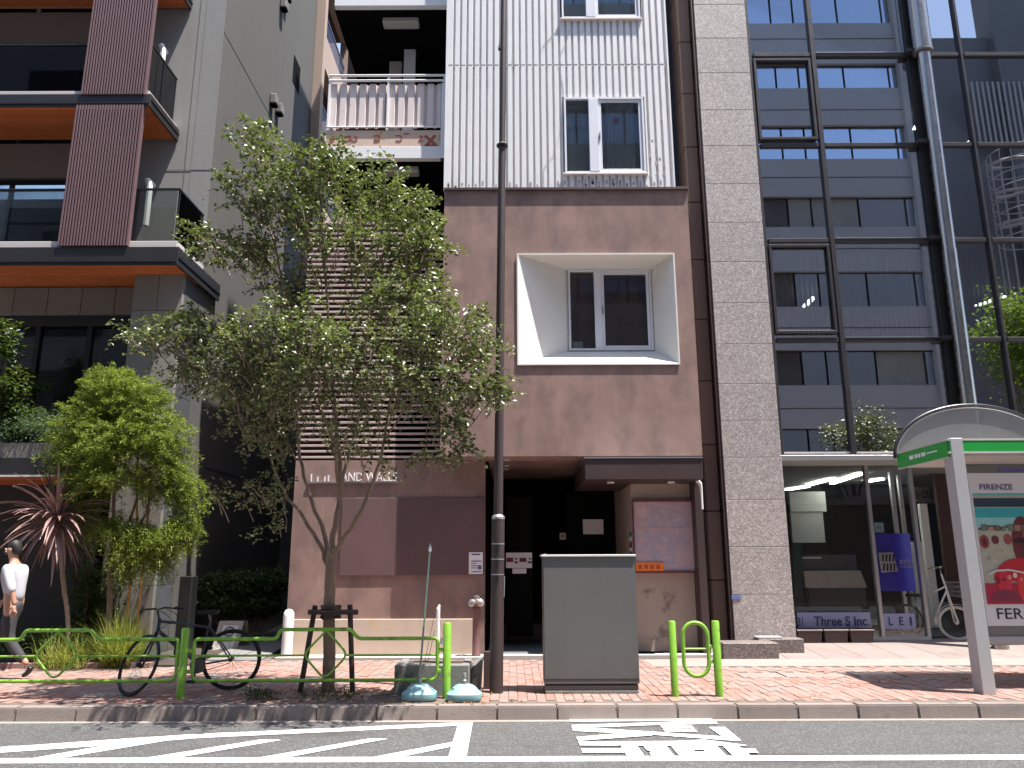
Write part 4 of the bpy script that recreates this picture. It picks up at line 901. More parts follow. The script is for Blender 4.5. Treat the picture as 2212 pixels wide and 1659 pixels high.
# flank and front walls
fw = MB(); fw.box(XR - .4, XR, YBW, 20.0, 0, ztop_)
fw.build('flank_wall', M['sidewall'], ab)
for (z, a, b) in ((bands[1][0] - .6, YBW, 20), (bands[2][0] - .5, YBW, 20), (bands[0][0] - .3, 14.5, 20), (3.2, 14.5, 20)): MB().box(XR - .004, XR + .004, a, b, z, z + .02).build('wall_joint', M['fascia'], ab)
for (z0, z1) in ((bands[0][0] - .02, bands[1][0] - .021), (bands[1][0] - .02, bands[2][0] - .021), (bands[2][0] - .02, ztop_)):
    xw0 = X_(285, 450, YBW) - .6
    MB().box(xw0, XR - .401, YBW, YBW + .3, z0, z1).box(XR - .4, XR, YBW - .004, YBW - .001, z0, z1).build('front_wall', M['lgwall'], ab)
    zh = z0 + (z1 - z0) * .76
    MB().box(XL, xw0, YBW, YBW + .3, zh, z1).build('front_wall', M['balwall'], ab)
    MB().box(XL, xw0 - .01, YBW + .9, YBW + .95, z0, zh).build('room_backing', M['darkroom'], ab)
    x = XL
    while x < xw0 - .5:
        wn = MB(); wn.box(x, x + .06, YBW + .1, YBW + .18, z0, zh).box(x + .06, x + 1.25, YBW + .1, YBW + .18, zh - .06, zh).box(x + .06, x + 1.25, YBW + .1, YBW + .18, z0, z0 + .06)
        wn = wn.build('window_frame', M['black'], ab)
        MB().box(x + .06, x + 1.25, YBW + .13, YBW + .14, z0 + .06, zh - .06).build('pane', M['winglass'], wn); x += 1.25
    # curtains behind
    c = MB()
    for i in range(4):
        xx = xw0 - .7 - i * 1.9
        for j in range(6): c.box(xx + j * .05, xx + j * .05 + .035, YBW + .3 + .02 * (j % 2), YBW + .33 + .02 * (j % 2), z0, zh - .05)
    c.build('curtain', M['lamp'], ab)
jv = MB().box(X_(405, 300, YBW), X_(405, 300, YBW) + .015, YBW - .006, YBW - .003, bands[0][1], ztop_).build('wall_joint', M['concrete'], ab)
MB().box(X_(350, 420, YBW), XR, YBW - .009, YBW - .0045, bands[1][0] - .6, bands[1][0] - .585).build('wall_joint', M['concrete'], ab)
# slabs: fascia, coping, planked soffit, balustrades
for i, (z0, z1, zc2) in enumerate(bands):
    xb, ye = xbr[i], yend[i]
    MB().box(XL, xb, YBF + .003, YBW - .01, z0 + .06, z1 - .003).build('balcony_slab', M['fascia'], ab)
    f = MB(); f.box(XL, xb, YBF - .03, YBF, z0, z1).box(xb + .001, xb + .04, YBF - .03, ye, z0, z1)
    f.build('fascia', M['fascia'], ab, bev=.004)
    MB().box(XL, xb + .02, YBF - .045, YBF - .032, z0 + .05, z0 + .07).box(xb + .041, xb + .055, YBF, ye, z0 + .13, z0 + .16).build('fascia_trim', M['black'], ab)
    if i == 0: MB().box(XR + .001, xb + .0, YBW - .2, ye, z0 + .02, z1).build('fascia', M['fascia'], ab)
    MB().box(XL, xb - .02, YBF + .02, YBF + .22, z1, zc2).build('coping', M['coping'], ab, bev=.006)
    MB().box(xb - .22, xb - .02, YBF + .221, YBW - .02, z1, zc2).build('coping', M['coping'], ab, bev=.006)
    n = 9; wd = (YBW - YBF - .08) / n
    for k in range(n): MB().box(XL, xb - .01, YBF + .03 + k * wd, YBF + .03 + (k + 1) * wd - .008, z0 + .03, z0 + .055).build('soffit_plank', M['wood'], ab)
    # glass balustrade
    zg1 = zc2 + 1.0
    MB().box(XL, xb - .14, YBF + .10, YBF + .112, zc2 + .02, zg1).build('balustrade_pane', M['balglass'], ab)
    MB().box(xb - .12, xb - .108, YBF + .13, YBW - .04, zc2 + .02, zg1).build('balustrade_pane', M['balglass'], ab)
    h = MB(); h.box(XL, xb - .09, YBF + .085, YBF + .125, zg1, zg1 + .03).box(xb - .135, xb - .093, YBF + .126, YBW - .03, zg1, zg1 + .03)
    for y in (YBF + .125, YBW - .06): h.box(xb - .13, xb - .1, y, y + .02, zc2, zg1)
    h.build('handrail', M['black'], ab)
    if i == 0: MB().box(XL, xb - 1.2, YBF + .6, YBF + .64, zg1 + .25, zg1 + .29).build('handrail', M['alu'], ab)
    # exhaust pipe on the balcony
    px_, py_ = ((318, 392), (347, 100))[min(i, 1)]
    if i < 2:
        c0 = at(px_, py_, 13.3); pp = MB(); pp.tube([c0 + Vector((-.02, .28, .05)), c0 + Vector((-.02, .05, .05)), c0 + Vector((.02, 0, .02)), c0 + Vector((.06, 0, -.12)), c0 + Vector((.06, 0, -.9))], .055, 8)
        pp.build('exhaust_pipe', M['white'], ab, smooth=True)
# maroon slat screens, slat by slat
def screen(px0, px1, pyref, z0, z1, Y):
    a, b = X_(px0, pyref, Y), X_(px1, pyref, Y); n = 23; pt = (b - a) / n
    s = MB().box(a + .01, b - .01, Y + .05, Y + .08, z0 + .01, z1 - .01).build('slat_screen', M['slatgap'], ab)
    MB().box(b + .001, b + .03, Y, Y + .1, z0, z1).build('screen_edge', M['corrpink'] if False else M['slat'], s)
    me = MB().box(a, a + pt * .58, Y, Y + .045, z0, z1).mesh('slat', M['slat'], bev=.003)
    for i in range(n): inst('slat', me, (i * pt, 0, 0), s)
YSC = YBF - .06
screen(165, 306, 225, Z_(200, 530, YSC), Z_(235, 226, YSC), YSC)
screen(174, 308, 203, Z_(240, 203, YSC), Z_(240, 203, YSC) + (Z_(235, 226, YSC) - Z_(200, 530, YSC)), YSC)
# ground floor: tiled pillar, lintel tiles, windows
YPL = 12.9; px0, px1 = X_(287, 640, YPL), XR - .01
zt1 = bands[0][0] + .03
MB().box(px0 + .02, px1 - .02, YPL + .03, 14.3, 0, zt1).build('pillar_core', M['joint'], ab)
hs = [zt1]; 
for y in (670, 760, 850, 945, 1045, 1150, 1265): hs.append(Z_(350, y, YPL))
hs.append(-.02)
for k, (a, b) in enumerate(zip(hs, hs[1:])):
    sx = px0 + (px1 - px0) * (.5 if k % 2 == 0 else .22)
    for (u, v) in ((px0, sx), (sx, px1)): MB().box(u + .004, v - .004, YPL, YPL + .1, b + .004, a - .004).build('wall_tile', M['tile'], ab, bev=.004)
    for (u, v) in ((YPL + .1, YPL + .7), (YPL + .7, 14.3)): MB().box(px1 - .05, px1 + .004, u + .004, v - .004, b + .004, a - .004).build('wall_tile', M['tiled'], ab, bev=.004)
YLN = 13.5; lz0 = Z_(140, 680, YLN)
x = px0 - .004; 
for i in range(9):
    MB().box(x - .62, x - .006, YLN, YLN + .2, lz0, zt1 - .02).build('wall_tile', M['tile'], ab, bev=.004); x -= .626
MB().box(XL, px0, YLN + .05, YLN + .3, Z_(140, 703, YLN), lz0 - .004).build('lintel', M['fascia'], ab)
MB().box(XL, px0, 15.4, 15.5, 0, lz0 + 2.2).box(XL, px0 - .01, YLN + .31, 15.39, lz0, lz0 + .05).build('room_backing', M['darkroom'], ab)
x = XL; k = 0
while x < px0 - .1:
    e = min(x + .95, px0); wn = MB().box(x, x + .09, YLN + .05, YLN + .2, .8, lz0 - .2).build('window_frame', M['black'], ab)
    MB().box(x + .09, e, YLN + .1, YLN + .11, 1.0, lz0 - .25).build('pane', M['winglass'], wn); x = e; k += 1
# entrance canopy with planter on the far left
YE = 12.3; zE0, zE1 = Z_(60, 1030, YE), Z_(60, 988, YE); xe = X_(150, 1000, YE)
MB().box(XL, xe, YE, 13.4, zE0, zE1).build('entrance_canopy', M['fascia'], ab, bev=.006)
MB().box(XL, xe + .005, YE - .012, YE - .002, zE0 + .0, zE0 + .03).build('canopy_edge', M['coping'], ab)
MB().box(XL, xe - .05, YE + .05, 13.35, zE0 - .03, zE0 - .003).build('soffit_plank', M['wood'], ab)
MB().box(XL, xe - .1, YE + .08, 13.2, zE1 + .001, Z_(20, 955, YE)).build('planter_wall', M['tile'], ab)
MB().box(XL, xe, 13.42, 13.49, 0, zE0).build('entrance_wall', M['darkroom'], ab)
MB().box(X_(379, 1300, 13.3), X_(411, 1300, 13.3), 14.35, 14.6, 0, 0.3) if False else MB().box(X_(384, 1300, 12.6), X_(411, 1300, 12.6), 12.6, 12.85, 0, Z_(395, 1245, 12.6)).build('meter_box', M['black'], ab, bev=.01)
# flank details: slit window, vent hoods
def flank(px, py): return atX(px, py, XR)
A, B = flank(634, 135), flank(645, 205)
MB().box(XR - .05, XR + .006, A.y, B.y, B.z - .0, A.z + .25).build('slit_window', M['dark'], ab)
for (px, py) in ((585, 220), (597, 240), (607, 14), (615, -6)):
    c = flank(px, py); h = MB(); h.box(XR, XR + .17, c.y - .12, c.y + .12, c.z - .1, c.z + .17); h.build('vent_hood', M['concrete'], ab, bev=.03)
    MB().box(XR + .02, XR + .15, c.y - .1, c.y + .1, c.z - .11, c.z - .101).build('vent_grille', M['dark'], ab)
# ------------------------------------------------------------------ warm beige building behind, seen through the gap
bb = thing('beige_building', 'warm beige building with blue railed openings seen in the gap beside the white balconies', 'building', (XR, 21, 0))
XB = XR + .25
yb0, yb1 = atX(690, 10, XB).y, 34.0
ops = []
for (pa, pb, pc, pd) in (((681, 92), (713, 168), (700, 215), (676, 140)), ((673, 245), (705, 330), (697, 400), (672, 330)), ((706, -60), (735, 10), (718, 40), (700, -30))):
    a, b = atX(pa[0], pa[1], XB), atX(pb[0], pb[1], XB); c = atX(pc[0], pc[1], XB)
    ops.append((a.y, b.y, a.z - 1.95, a.z))
m = MB(); zs_ = sorted(set([0, 26] + [o[2] for o in ops] + [o[3] for o in ops]))
ya, ybb = 20.3, 23.2
m.box(XB - .3, XB, 20.02, ya, 0, 26).box(XB - .3, XB, ybb, yb1, 0, 26)
zl_ = 0
for o in sorted(ops, key=lambda o: o[2]): m.box(XB - .3, XB, ya, ybb, zl_, o[2]); zl_ = o[3]
m.box(XB - .3, XB, ya, ybb, zl_, 26)
m.box(XB - 3, XB - 2.9, 20.02, yb1, 0, 26)
m.build('wall', M['beigew'], bb)
for o in ops:
    MB().box(XB - 1.6, XB - 1.5, ya, ybb, o[2], o[3]).box(XB - 1.5, XB - .31, ya, ybb, o[3] + .01, o[3] + .05).build('opening_backing', M['redwall'], bb)
    rl = MB(); rl.box(XB - .16, XB - .12, ya, ybb, o[2] + .95, o[2] + 1.0)
    for k in range(24): rl.box(XB - .15, XB - .13, ya + .06 + k * .12, ya + .08 + k * .12, o[2], o[2] + .95)
    rl.build('railing', pm('blue_railing', (.06, .08, .15), .5, fine=0) if 'blue_railing' not in bpy.data.materials else bpy.data.materials['blue_railing'], bb)
# dark building closing the alley
tag(MB().box(XR - .2, 0, 19.6, 19.9, 0, 9).build('alley_end_wall', M['sidewall']), 'dark grey wall closing off the end of the narrow alley', 'wall')
# ------------------------------------------------------------------ street furniture
M['green'] = M.get('green') or pm('green_print', (0.06, 0.14, 0.09), .6, fine=0)
M['lime'] = pm('lime_green_paint', (0.175, 0.365, 0.028), 0.5, var=0.22, vs=7, fine=0.08, bump=0.1, stain=((0.13, 0.13, 0.045), 9, 0.57, (1, 1, 1), .14), coat=.1)
M['cab'] = pm('grey_cabinet_paint', (0.102, 0.100, 0.099), 0.55, var=0.10, vs=2.5, fine=0.03, fs=30, bump=0.03, streak=0.10)
M['polebrown'] = pm('brown_pole_paint', (0.046, 0.030, 0.029), 0.5, 0.1, var=0.15, vs=4, fine=0.06, bump=0.04, streak=.1)
M['steel'] = pm('stainless_steel', (0.36, 0.32, 0.29), 0.26, 1.0, var=0.1, vs=2, fine=0, bump=0.0)
M['shel'] = pm('shelter_grey', (0.42, 0.41, 0.42), 0.45, 0.2, var=0.05, fine=0.02, bump=0.02)
M['sheld'] = pm('shelter_dark_grey', (0.20, 0.195, 0.19), 0.45, 0.3, var=0.05, fine=0.02, bump=0.02)
# control cabinet
Yc = gp(1280, 1499, 0).y
a, b = X_(1176, 1500, Yc), X_(1383, 1500, Yc); zt_ = Z_(1275, 1203, Yc); zb1 = Z_(1275, 1478, Yc); zb0 = Z_(1275, 1470, Yc)
cb = thing('control_cabinet', 'plain grey steel roadside cabinet in front of the dark entrance', 'cabinet', ((a + b) / 2, Yc, 0))
MB().box(a, b, Yc, Yc + .36, zb1, zt_).build('body', M['cab'], cb, bev=.008, seg=2)
MB().box(a - .02, b + .01, Yc - .02, Yc + .40, zt_ + .001, zt_ + .028).build('lid', pm('pale_grey_lid', (.42, .42, .41), .5, fine=.03), cb, bev=.006)
MB().box(a + .012, b - .012, Yc + .012, Yc + .35, .04, zb1 - .012).build('base', M['cab'], cb, bev=.005)
MB().box(a + .01, b - .01, Yc + .008, Yc + .36, -.02, .038).build('footing', M['pit'], cb, bev=.01)
MB().box(a + .004, b - .004, Yc - .004, Yc - .001, zb0 + .012, zb0 + .018).build('door_seam', M['black'], cb)
MB().box(a + .015, a + .045, Yc - .006, Yc + .02, zt_ + .029, zt_ + .045).build('lifting_eye', M['cab'], cb)
# brown pole
Yp = gp(1072, 1496, 0).y
c = Vector((X_(1072, 1496, Yp), Yp, 0)); top = Vector((X_(1087, 0, Yp), Yp, 7.0)); ax = (at(1086, 200, Yp) - c); ax = ax / ax.z
P = lambda z: c + ax * z
bp = thing('brown_pole', 'slim dark brown street pole standing in front of the brown building', 'pole', c)
z1 = Z_(1075, 1122, Yp)
MB().tube([P(-.02), P(z1)], .079, 20).build('pole_base', M['polebrown'], bp, smooth=True)
MB().tube([P(z1 + .001), P(z1 + .03), P(z1 + .06)], [.081, .081, .055], 20).build('collar', M['alu'], bp, smooth=True)
zc_ = Z_(1080, 314, Yp)
MB().tube([P(z1 + .03), P(zc_)], [.058, .050], 16).build('shaft', M['polebrown'], bp, smooth=True)
MB().tube([P(zc_ - .02), P(zc_), P(zc_ + .03)], [.075, .08, .05], 16).build('joint_ring', M['polebrown'], bp, smooth=True)
MB().tube([P(zc_ + .03), P(9.5)], [.044, .040], 14).build('shaft', M['polebrown'], bp, smooth=True)
zk = Z_(1083, 100, Yp)
MB().hexa([P(zk - .05) + Vector((-.07, -.03, 0)), P(zk - .05) + Vector((0, -.03, 0)), P(zk - .05) + Vector((0, .03, 0)), P(zk - .05) + Vector((-.07, .03, 0)), P(zk + .12) + Vector((-.045, -.03, 0)), P(zk + .12) + Vector((0, -.03, 0)), P(zk + .12) + Vector((0, .03, 0)), P(zk + .12) + Vector((-.045, .03, 0))]).build('clamp', M['polebrown'], bp)
for y in (1176, 1209, 1242):
    z = Z_(1075, y, Yp); MB().tube([P(z), P(z + .012)], .0815, 20).build('strap', M['alu'], bp)
    MB().box(P(z).x - .02, P(z).x + .015, Yp - .088, Yp - .075, z - .07, z - .005).build('strap_tail', M['black'], bp)
MB().tube([P(Z_(1075, 1290, Yp)) + Vector((.078, -.02, 0)), P(Z_(1075, 1245, Yp)) + Vector((.082, -.02, 0))], .008, 6).build('cable_end', M['alu'], bp)
# stainless pole behind the shelter
Ys = 13.21
c2 = Vector((X_(2091, 860, Ys), Ys, 0)); c2z = Z_(2091, 860, Ys); t2 = at(1995, 120, Ys); ax2 = (t2 - Vector((c2.x, Ys, c2z))); ax2 = ax2 / ax2.z
Q = lambda z: Vector((c2.x, Ys, c2z)) + ax2 * (z - c2z)
sp2 = thing('steel_pole', 'polished stainless steel pole with a wider upper sleeve rising behind the bus shelter', 'pole', Q(0))
zsj = Z_(1992, 112, Ys); zj2 = Z_(2055, 540, Ys)
MB().tube([Q(.05), Q(zj2 - .004)], .128, 28).build('lower_tube', M['steel'], sp2, smooth=True)
MB().tube([Q(zj2), Q(zsj)], .122, 28).build('middle_tube', M['steel'], sp2, smooth=True)
MB().tube([Q(zsj - .02), Q(zsj + .02)], .178, 28).build('sleeve_ring', M['sheld'], sp2, smooth=True)
MB().tube([Q(zsj + .02), Q(16)], .172, 28).build('upper_sleeve', M['steel'], sp2, smooth=True)
mq = MB(); mq.hexa([Q(zg0) + Vector((-.20, .135, 0)), Q(zg0) + Vector((.10, .135, 0)), Q(zg0) + Vector((.10, .205, 0)), Q(zg0) + Vector((-.20, .205, 0)), Q(18) + Vector((-.24, .175, 0)), Q(18) + Vector((.14, .175, 0)), Q(18) + Vector((.14, .205, 0)), Q(18) + Vector((-.24, .205, 0))]); mq.build('reflection_cover', M['black'], sp2)  # dark plate added behind the pole to hide its reflection in the glass
for zt_i in tz[1:6]: MB().box(Q(zt_i).x - .30, Q(zt_i).x - .1, Ys + .02, YGL - .072, zt_i - .035, zt_i + .035).build('clamp_bracket', M['mull'], sp2)
# ------------------------------------------------------------------ bus shelter
bsn = thing('bus_shelter', 'grey bus shelter with green fascia, arched end panel and poster case', 'bus shelter', gp(2130, 1504, 0))
Y0 = gp(2130, 1500, 0).y; Y1 = Y0 + 1.25
lx = X_(2063, 960, Y0 + .05)
xlf = X_(2048, 955, Y0)
zf1, zf0 = Z_(2100, 950, Y0), Z_(2100, 975, Y0)
zf2 = Z_(2100, 1003, Y0)
FAR = 9.2
grn = pm('green_fascia', (0.012, 0.30, 0.045), 0.4, var=.06, fine=0, bump=0)
MB().box(xlf + .01, FAR, Y0 + .01, Y1 - .01, zf0 - .01, zf1 - .01).build('roof_deck', M['shel'], bsn)
MB().box(xlf, FAR, Y0 - .012, Y0 + .009, zf0, zf1 - .012).build('green_fascia', grn, bsn)
MB().box(xlf - .012, xlf + .009, Y0 + .01, Y1, zf0 - .06, zf1 - .012).build('green_fascia', grn, bsn)
tr = MB(); tr.box(xlf - .015, FAR, Y0 - .016, Y0 + .01, zf1 - .01, zf1 + .015).box(xlf - .015, FAR, Y0 - .016, Y0 + .01, zf0 - .025, zf0 - .002).box(xlf - .016, xlf + .009, Y0 + .012, Y1, zf1 - .01, zf1 + .008).box(xlf - .016, xlf + .009, Y0 + .012, Y1, zf0 - .075, zf0 - .062)
tr.build('fascia_trim', M['coping'], bsn)
MB().box(xlf + .01, FAR, Y0 + .012, Y1, zf0 - .05, zf0 - .012).build('soffit', pm('shelter_soffit', (.5, .46, .43), .6, fine=0, bump=0), bsn)
sl = MB(); Yq = xlf - .014
for (ya, yb, zz_, h) in ((.78, .72, .0, .05), (.70, .65, .0, .05), (.62, .52, .0, .05), (.48, .24, .018, .016), (.92, .82, 0, .05)):
    sl.box(xlf - .016, xlf - .0125, Y0 + ya, Y0 + yb, (zf0 + zf1) / 2 - .055 + zz_, (zf0 + zf1) / 2 - .055 + zz_ + h)
sl.build('fascia_lettering', M['paper'], bsn)
# leg: square post with a lit front face
MB().box(X_(2122, 1500, Y0), X_(2151, 1500, Y0), Y0 - .02, Y0 + .17, -.02, zf1 + .02).build('leg', M['shel'], bsn, bev=.006)
# arch panel over the back edge
Ya = Y1; ca = at(2100, 1000, Ya); ra = (at(2100, 868, Ya) - ca).length
rad = (X_(2100, 900, Ya) - X_(1936, 985, Ya)); zc_a = Z_(1936, 990, Ya); hgt = Z_(2100, 878, Ya) - zc_a; cxa = X_(1936, 985, Ya) + rad
def arc(r, h, n=40): return [Vector((cxa - r * math.cos(math.pi * i / n), Ya, zc_a + h * math.sin(math.pi * i / n))) for i in range(n + 1)]
m = MB(); P_ = arc(rad, hgt); m.prism([p + Vector((0, .02, 0)) for p in P_], (0, .012, 0))
N = NT('translucent_panel'); g_ = N.n('ShaderNodeBsdfPrincipled'); g_.inputs['Base Color'].default_value = (.24, .245, .25, 1); g_.inputs['Roughness'].default_value = .25
t_ = N.n('ShaderNodeBsdfTransparent'); t_.inputs[0].default_value = (.8, .8, .8, 1); tl = N.n('ShaderNodeBsdfTranslucent'); tl.inputs[0].default_value = (.5, .5, .52, 1)
m1 = N.n('ShaderNodeMixShader'); m1.inputs[0].default_value = .3; N.l(g_.outputs[0], m1.inputs[1]); N.l(tl.outputs[0], m1.inputs[2])
m2 = N.n('ShaderNodeMixShader'); m2.inputs[0].default_value = .32; N.l(m1.outputs[0], m2.inputs[1]); N.l(t_.outputs[0], m2.inputs[2]); N.l(m2.outputs[0], N.out.inputs[0])
m.build('arch_panel', N.m, bsn)
MB().tube(arc(rad + .022, hgt + .022), .02, 8).build('arch_rim', M['black'], bsn, smooth=True)
MB().tube(arc(rad - .012, hgt - .012), .009, 8).build('arch_rim', M['alu'], bsn, smooth=True)
# poster case hung below the roof
Yd = Y0 + .75
kx0, kz0, kz1 = X_(2098, 1150, Yd), Z_(2140, 1393, Yd), zf0 - .06
MB().box(kx0, FAR, Yd, Yd + .25, kz0, Z_(2140, 1003, Yd)).build('poster_case', M['sheld'], bsn, bev=.01)
MB().box(kx0 - .02, FAR, Yd - .03, Yd + .27, kz0, kz0 + .1).build('case_foot', M['shel'], bsn, bev=.01)
MB().box(kx0 - .02, FAR, Yd - .03, Yd + .2, Z_(2140, 1003, Yd) + .002, Z_(2140, 992, Yd)).build('case_trim', M['coping'], bsn)
MB().box(FAR - .12, FAR - .01, Yd + .02, Yd + .2, -.02, kz0 - .002).build('leg', M['shel'], bsn)
MB().box(FAR - .2, FAR, Y0, Y0 + .16, -.02, zf0 - .05).build('leg', M['shel'], bsn)
po = thing('poster', 'town travel poster lettered FIRENZE with a red vehicle in the shelter case', 'poster', (X_(2150, 1350, Yd), Yd, kz0))
px_ = lambda x: X_(x, 1180, Yd); pz = lambda y: Z_(2150, y, Yd)
xe_ = 7.6
lft = px_(2110); 
def pbox(x0, x1, y0, y1, k, mat, name): return MB().box(x0, x1, Yd - .006 - k * .002, Yd - .0045 - k * .002, pz(y1), pz(y0)).build(name, mat, po)
pmx = {}
def pc(c): 
    if c not in pmx: pmx[c] = pm('print_' + str(len(pmx)), c, .35, fine=0.05, var=.12, vs=8, bump=0)
    return pmx[c]
pbox(lft, xe_, 1022, 1352, 0, M['paper'], 'sheet')
pbox(lft + .03, xe_ - .04, 1068, 1305, 1, pc((.46, .44, .34)), 'print_ground')
pbox(lft + .03, xe_ - .04, 1066, 1070, 2, pc((.12, .45, .42)), 'print_band')
pbox(lft + .03, xe_ - .04, 1076, 1095, 2, pc((.03, .05, .08)), 'print_roof')
pbox(lft + .03, xe_ - .04, 1097, 1118, 2, pc((.05, .40, .44)), 'print_sky')
pbox(lft + .03, xe_ - .04, 1118, 1142, 2, pc((.30, .62, .62)), 'print_sky')
def pell(cx, cy, rx, ry, k, mat, name, a0=0, a1=360):
    m = MB(); pts = [(px_(2112) + (cx - 2112) / 150 + rx / 150 * math.cos(R(a0 + (a1 - a0) * i / 24)), Yd - .006 - k * .002, pz(cy) + ry / 150 * math.sin(R(a0 + (a1 - a0) * i / 24))) for i in range(24)]
    m.prism(pts, (0, .0015, 0)); return m.build(name, mat, po)
pell(2142, 1145, 26, 9, 3, pc((.10, .06, .06)), 'print_town', 0, 180)
pell(2190, 1142, 30, 8, 3.5, pc((.10, .16, .15)), 'print_town', 0, 180)
pell(2125, 1170, 9, 13, 3, pc((.30, .05, .06)), 'print_figure'); pell(2125, 1171, 4, 7, 4, pc((.10, .02, .02)), 'print_figure')
pell(2146, 1166, 7, 8, 3, pc((.16, .03, .04)), 'print_figure'); pell(2170, 1165, 8, 10, 3, pc((.32, .08, .08)), 'print_figure')
pell(2200, 1175, 22, 52, 4, pc((.15, .025, .03)), 'print_figure'); pell(2196, 1168, 16, 5, 5, pc((.04, .01, .01)), 'print_figure'); pell(2207, 1155, 8, 12, 5, pc((.34, .10, .08)), 'print_figure')
pell(2185, 1260, 52, 46, 6, pc((.55, .02, .03)), 'print_vehicle', 0, 180); pbox(lft + .03, xe_ - .04, 1260, 1305, 6, pc((.42, .02, .05)), 'print_vehicle')
pell(2152, 1262, 13, 24, 7, pc((.62, .03, .06)), 'print_vehicle'); pell(2190, 1270, 14, 30, 7, pc((.70, .05, .05)), 'print_vehicle'); pell(2150, 1300, 30, 22, 8, pc((.22, .03, .06)), 'print_vehicle', 0, 180)
m = MB(); m.tube([(px_(2122) + .02, Yd - .022, pz(1240)), (px_(2140), Yd - .022, pz(1233)), (px_(2170), Yd - .022, pz(1231)), (px_(2205), Yd - .022, pz(1238))], .012, 5); m.build('print_highlight', M['paper'], po)
rp_ = random.Random(6)
for i in range(16): x_ = lft + .08 + i * .085; pbox(x_, x_ + rp_.uniform(.04, .08), 1140 - rp_.uniform(2, 9), 1147, 5, pc(rp_.choice(((.32, .2, .14), (.42, .3, .2), (.2, .12, .1), (.16, .2, .16)))), 'print_house')
for i in range(9): pell(2120 + i * 10, 1190 + rp_.uniform(-6, 34), rp_.uniform(3, 9), rp_.uniform(2, 5), 3, pc(rp_.choice(((.5, .44, .30), (.36, .33, .26), (.55, .5, .4)))), 'print_paving')
for i in range(6): pell(2140 + i * 11, 1243 + rp_.uniform(-3, 12), rp_.uniform(2, 5), rp_.uniform(3, 7), 9, pc(rp_.choice(((.75, .25, .22), (.28, .01, .02), (.8, .6, .55)))), 'print_glint')
text_obj('lettering', 'FIRENZE', X_(2115, 1052, Yd), X_(2186, 1052, Yd), pz(1058), pz(1046), Yd - .010, M['ink'], po, .003, bold=.01)
text_obj('lettering', 'FER', X_(2153, 1326, Yd), X_(2209, 1326, Yd), pz(1337), pz(1314), Yd - .010, M['black'], po, .003)
MB().box(px_(2180), px_(2240), Yd - .01, Yd - .002, pz(1019), pz(1012)).build('case_badge', pm('violet_print', (.12, .11, .3), .5, fine=0), bsn)
# ------------------------------------------------------------------ green guard rails
def railset(name, label, cat): return thing(name, label, cat, (0, gp(393, 1500, 0).y, 0))
Yr = 9.17
gr = thing('guard_rail', 'long lime green tubular guard rail with diamond motifs along the left kerb', 'guard rail', (X_(393, 1500, Yr), Yr, 0))
gzz = lambda y: Z_(600, y, Yr)
def post(px, parent, ytop=1347, r=.045):
    x = X_(px, 1450, Yr); m = MB(); m.lathe([(r, -.05), (r, gzz(ytop) - .012), (r * .8, gzz(ytop))], (x, Yr, 0), 18); return m.build('post', M['lime'], parent, smooth=True)
post(394, gr, 1356); post(965, gr, 1346)
def bend(pts, r=.08, n=5):
    out = [Vector(pts[0])]
    for a, b, c in zip(pts, pts[1:], pts[2:]):
        a, b, c = Vector(a), Vector(b), Vector(c); u = (a - b); v = (c - b); k = min(r, u.length * .45, v.length * .45); p, q_ = b + u.normalized() * k, b + v.normalized() * k
        for i in range(n + 1): t = i / n; out.append(p * (1 - t) ** 2 + b * 2 * t * (1 - t) + q_ * t ** 2)
    out.append(Vector(pts[-1])); return out
def rail_panel(L, Rr, rise0, rise1, dia, parent):
    """L,R ends px; raised middle of the top bar between rise0 and rise1; dia = diamond centre px"""
    xa, xb = X_(L, 1430, Yr), X_(Rr, 1430, Yr); h0, h1, hb, hm = gzz(1380), gzz(1360), gzz(1470), gzz(1416)
    xr0, xr1 = X_(rise0, 1370, Yr), X_(rise1, 1370, Yr)
    pts = [(xa, Yr, hb + .18), (xa, Yr, h0), (xr0, Yr, h0), (xr0 + .04, Yr, h1), (xr1 - .04, Yr, h1), (xr1 + .05, Yr, h0), (xb, Yr, h0), (xb, Yr, hb + .18)]
    m = MB(); m.tube(bend(pts, .045, 4), .021, 10); m.tube(bend([(xa, Yr, hb + .19), (xa, Yr, hb), (xb, Yr, hb), (xb, Yr, hb + .19)], .14, 7), .019, 10)
    fr = m.build('rail_frame', M['lime'], parent, smooth=True)
    xd = X_(dia, 1416, Yr); w_, hh = .255, (h1 - hb) / 2 - .01; zc = (h1 + hb) / 2
    d = bend([(xd, Yr, zc + hh), (xd - w_, Yr, zc), (xd, Yr, zc - hh), (xd + w_, Yr, zc), (xd, Yr, zc + hh), (xd - .01, Yr, zc + hh)], .09, 6)
    MB().tube(d[:-1], .013, 8).build('diamond', M['lime'], fr, smooth=True)
    k = MB(); k.tube([(xa + .01, Yr, hm), (xd - w_ + .02, Yr, hm)], .012, 8); k.tube([(xd + w_ - .02, Yr, hm), (xb - .01, Yr, hm)], .012, 8); k.build('middle_bar', M['lime'], fr, smooth=True)
    return xa, xb
xA, xB = rail_panel(417, 945, 598, 765, 703, gr)
rail_panel(-147, 382, 47, 205, 122, gr)
for x0, x1 in ((X_(382, 1430, Yr), X_(394, 1430, Yr)), (X_(394, 1430, Yr), xA), (xB, X_(965, 1430, Yr))):
    for z in (gzz(1405), gzz(1450)): MB().box(x0, x1, Yr - .02, Yr + .02, z - .02, z + .02).build('bracket', M['lime'], gr, bev=.005)
MB().box(xB + .03, X_(965, 1430, Yr) - .03, Yr - .03, Yr - .015, gzz(1392), gzz(1378)).build('bolt_plate', M['alu'], gr)
gate = thing('short_rail', 'short lime green rail of two posts with an oval hoop between them', 'guard rail', (X_(1502, 1500, Yr), Yr, 0))
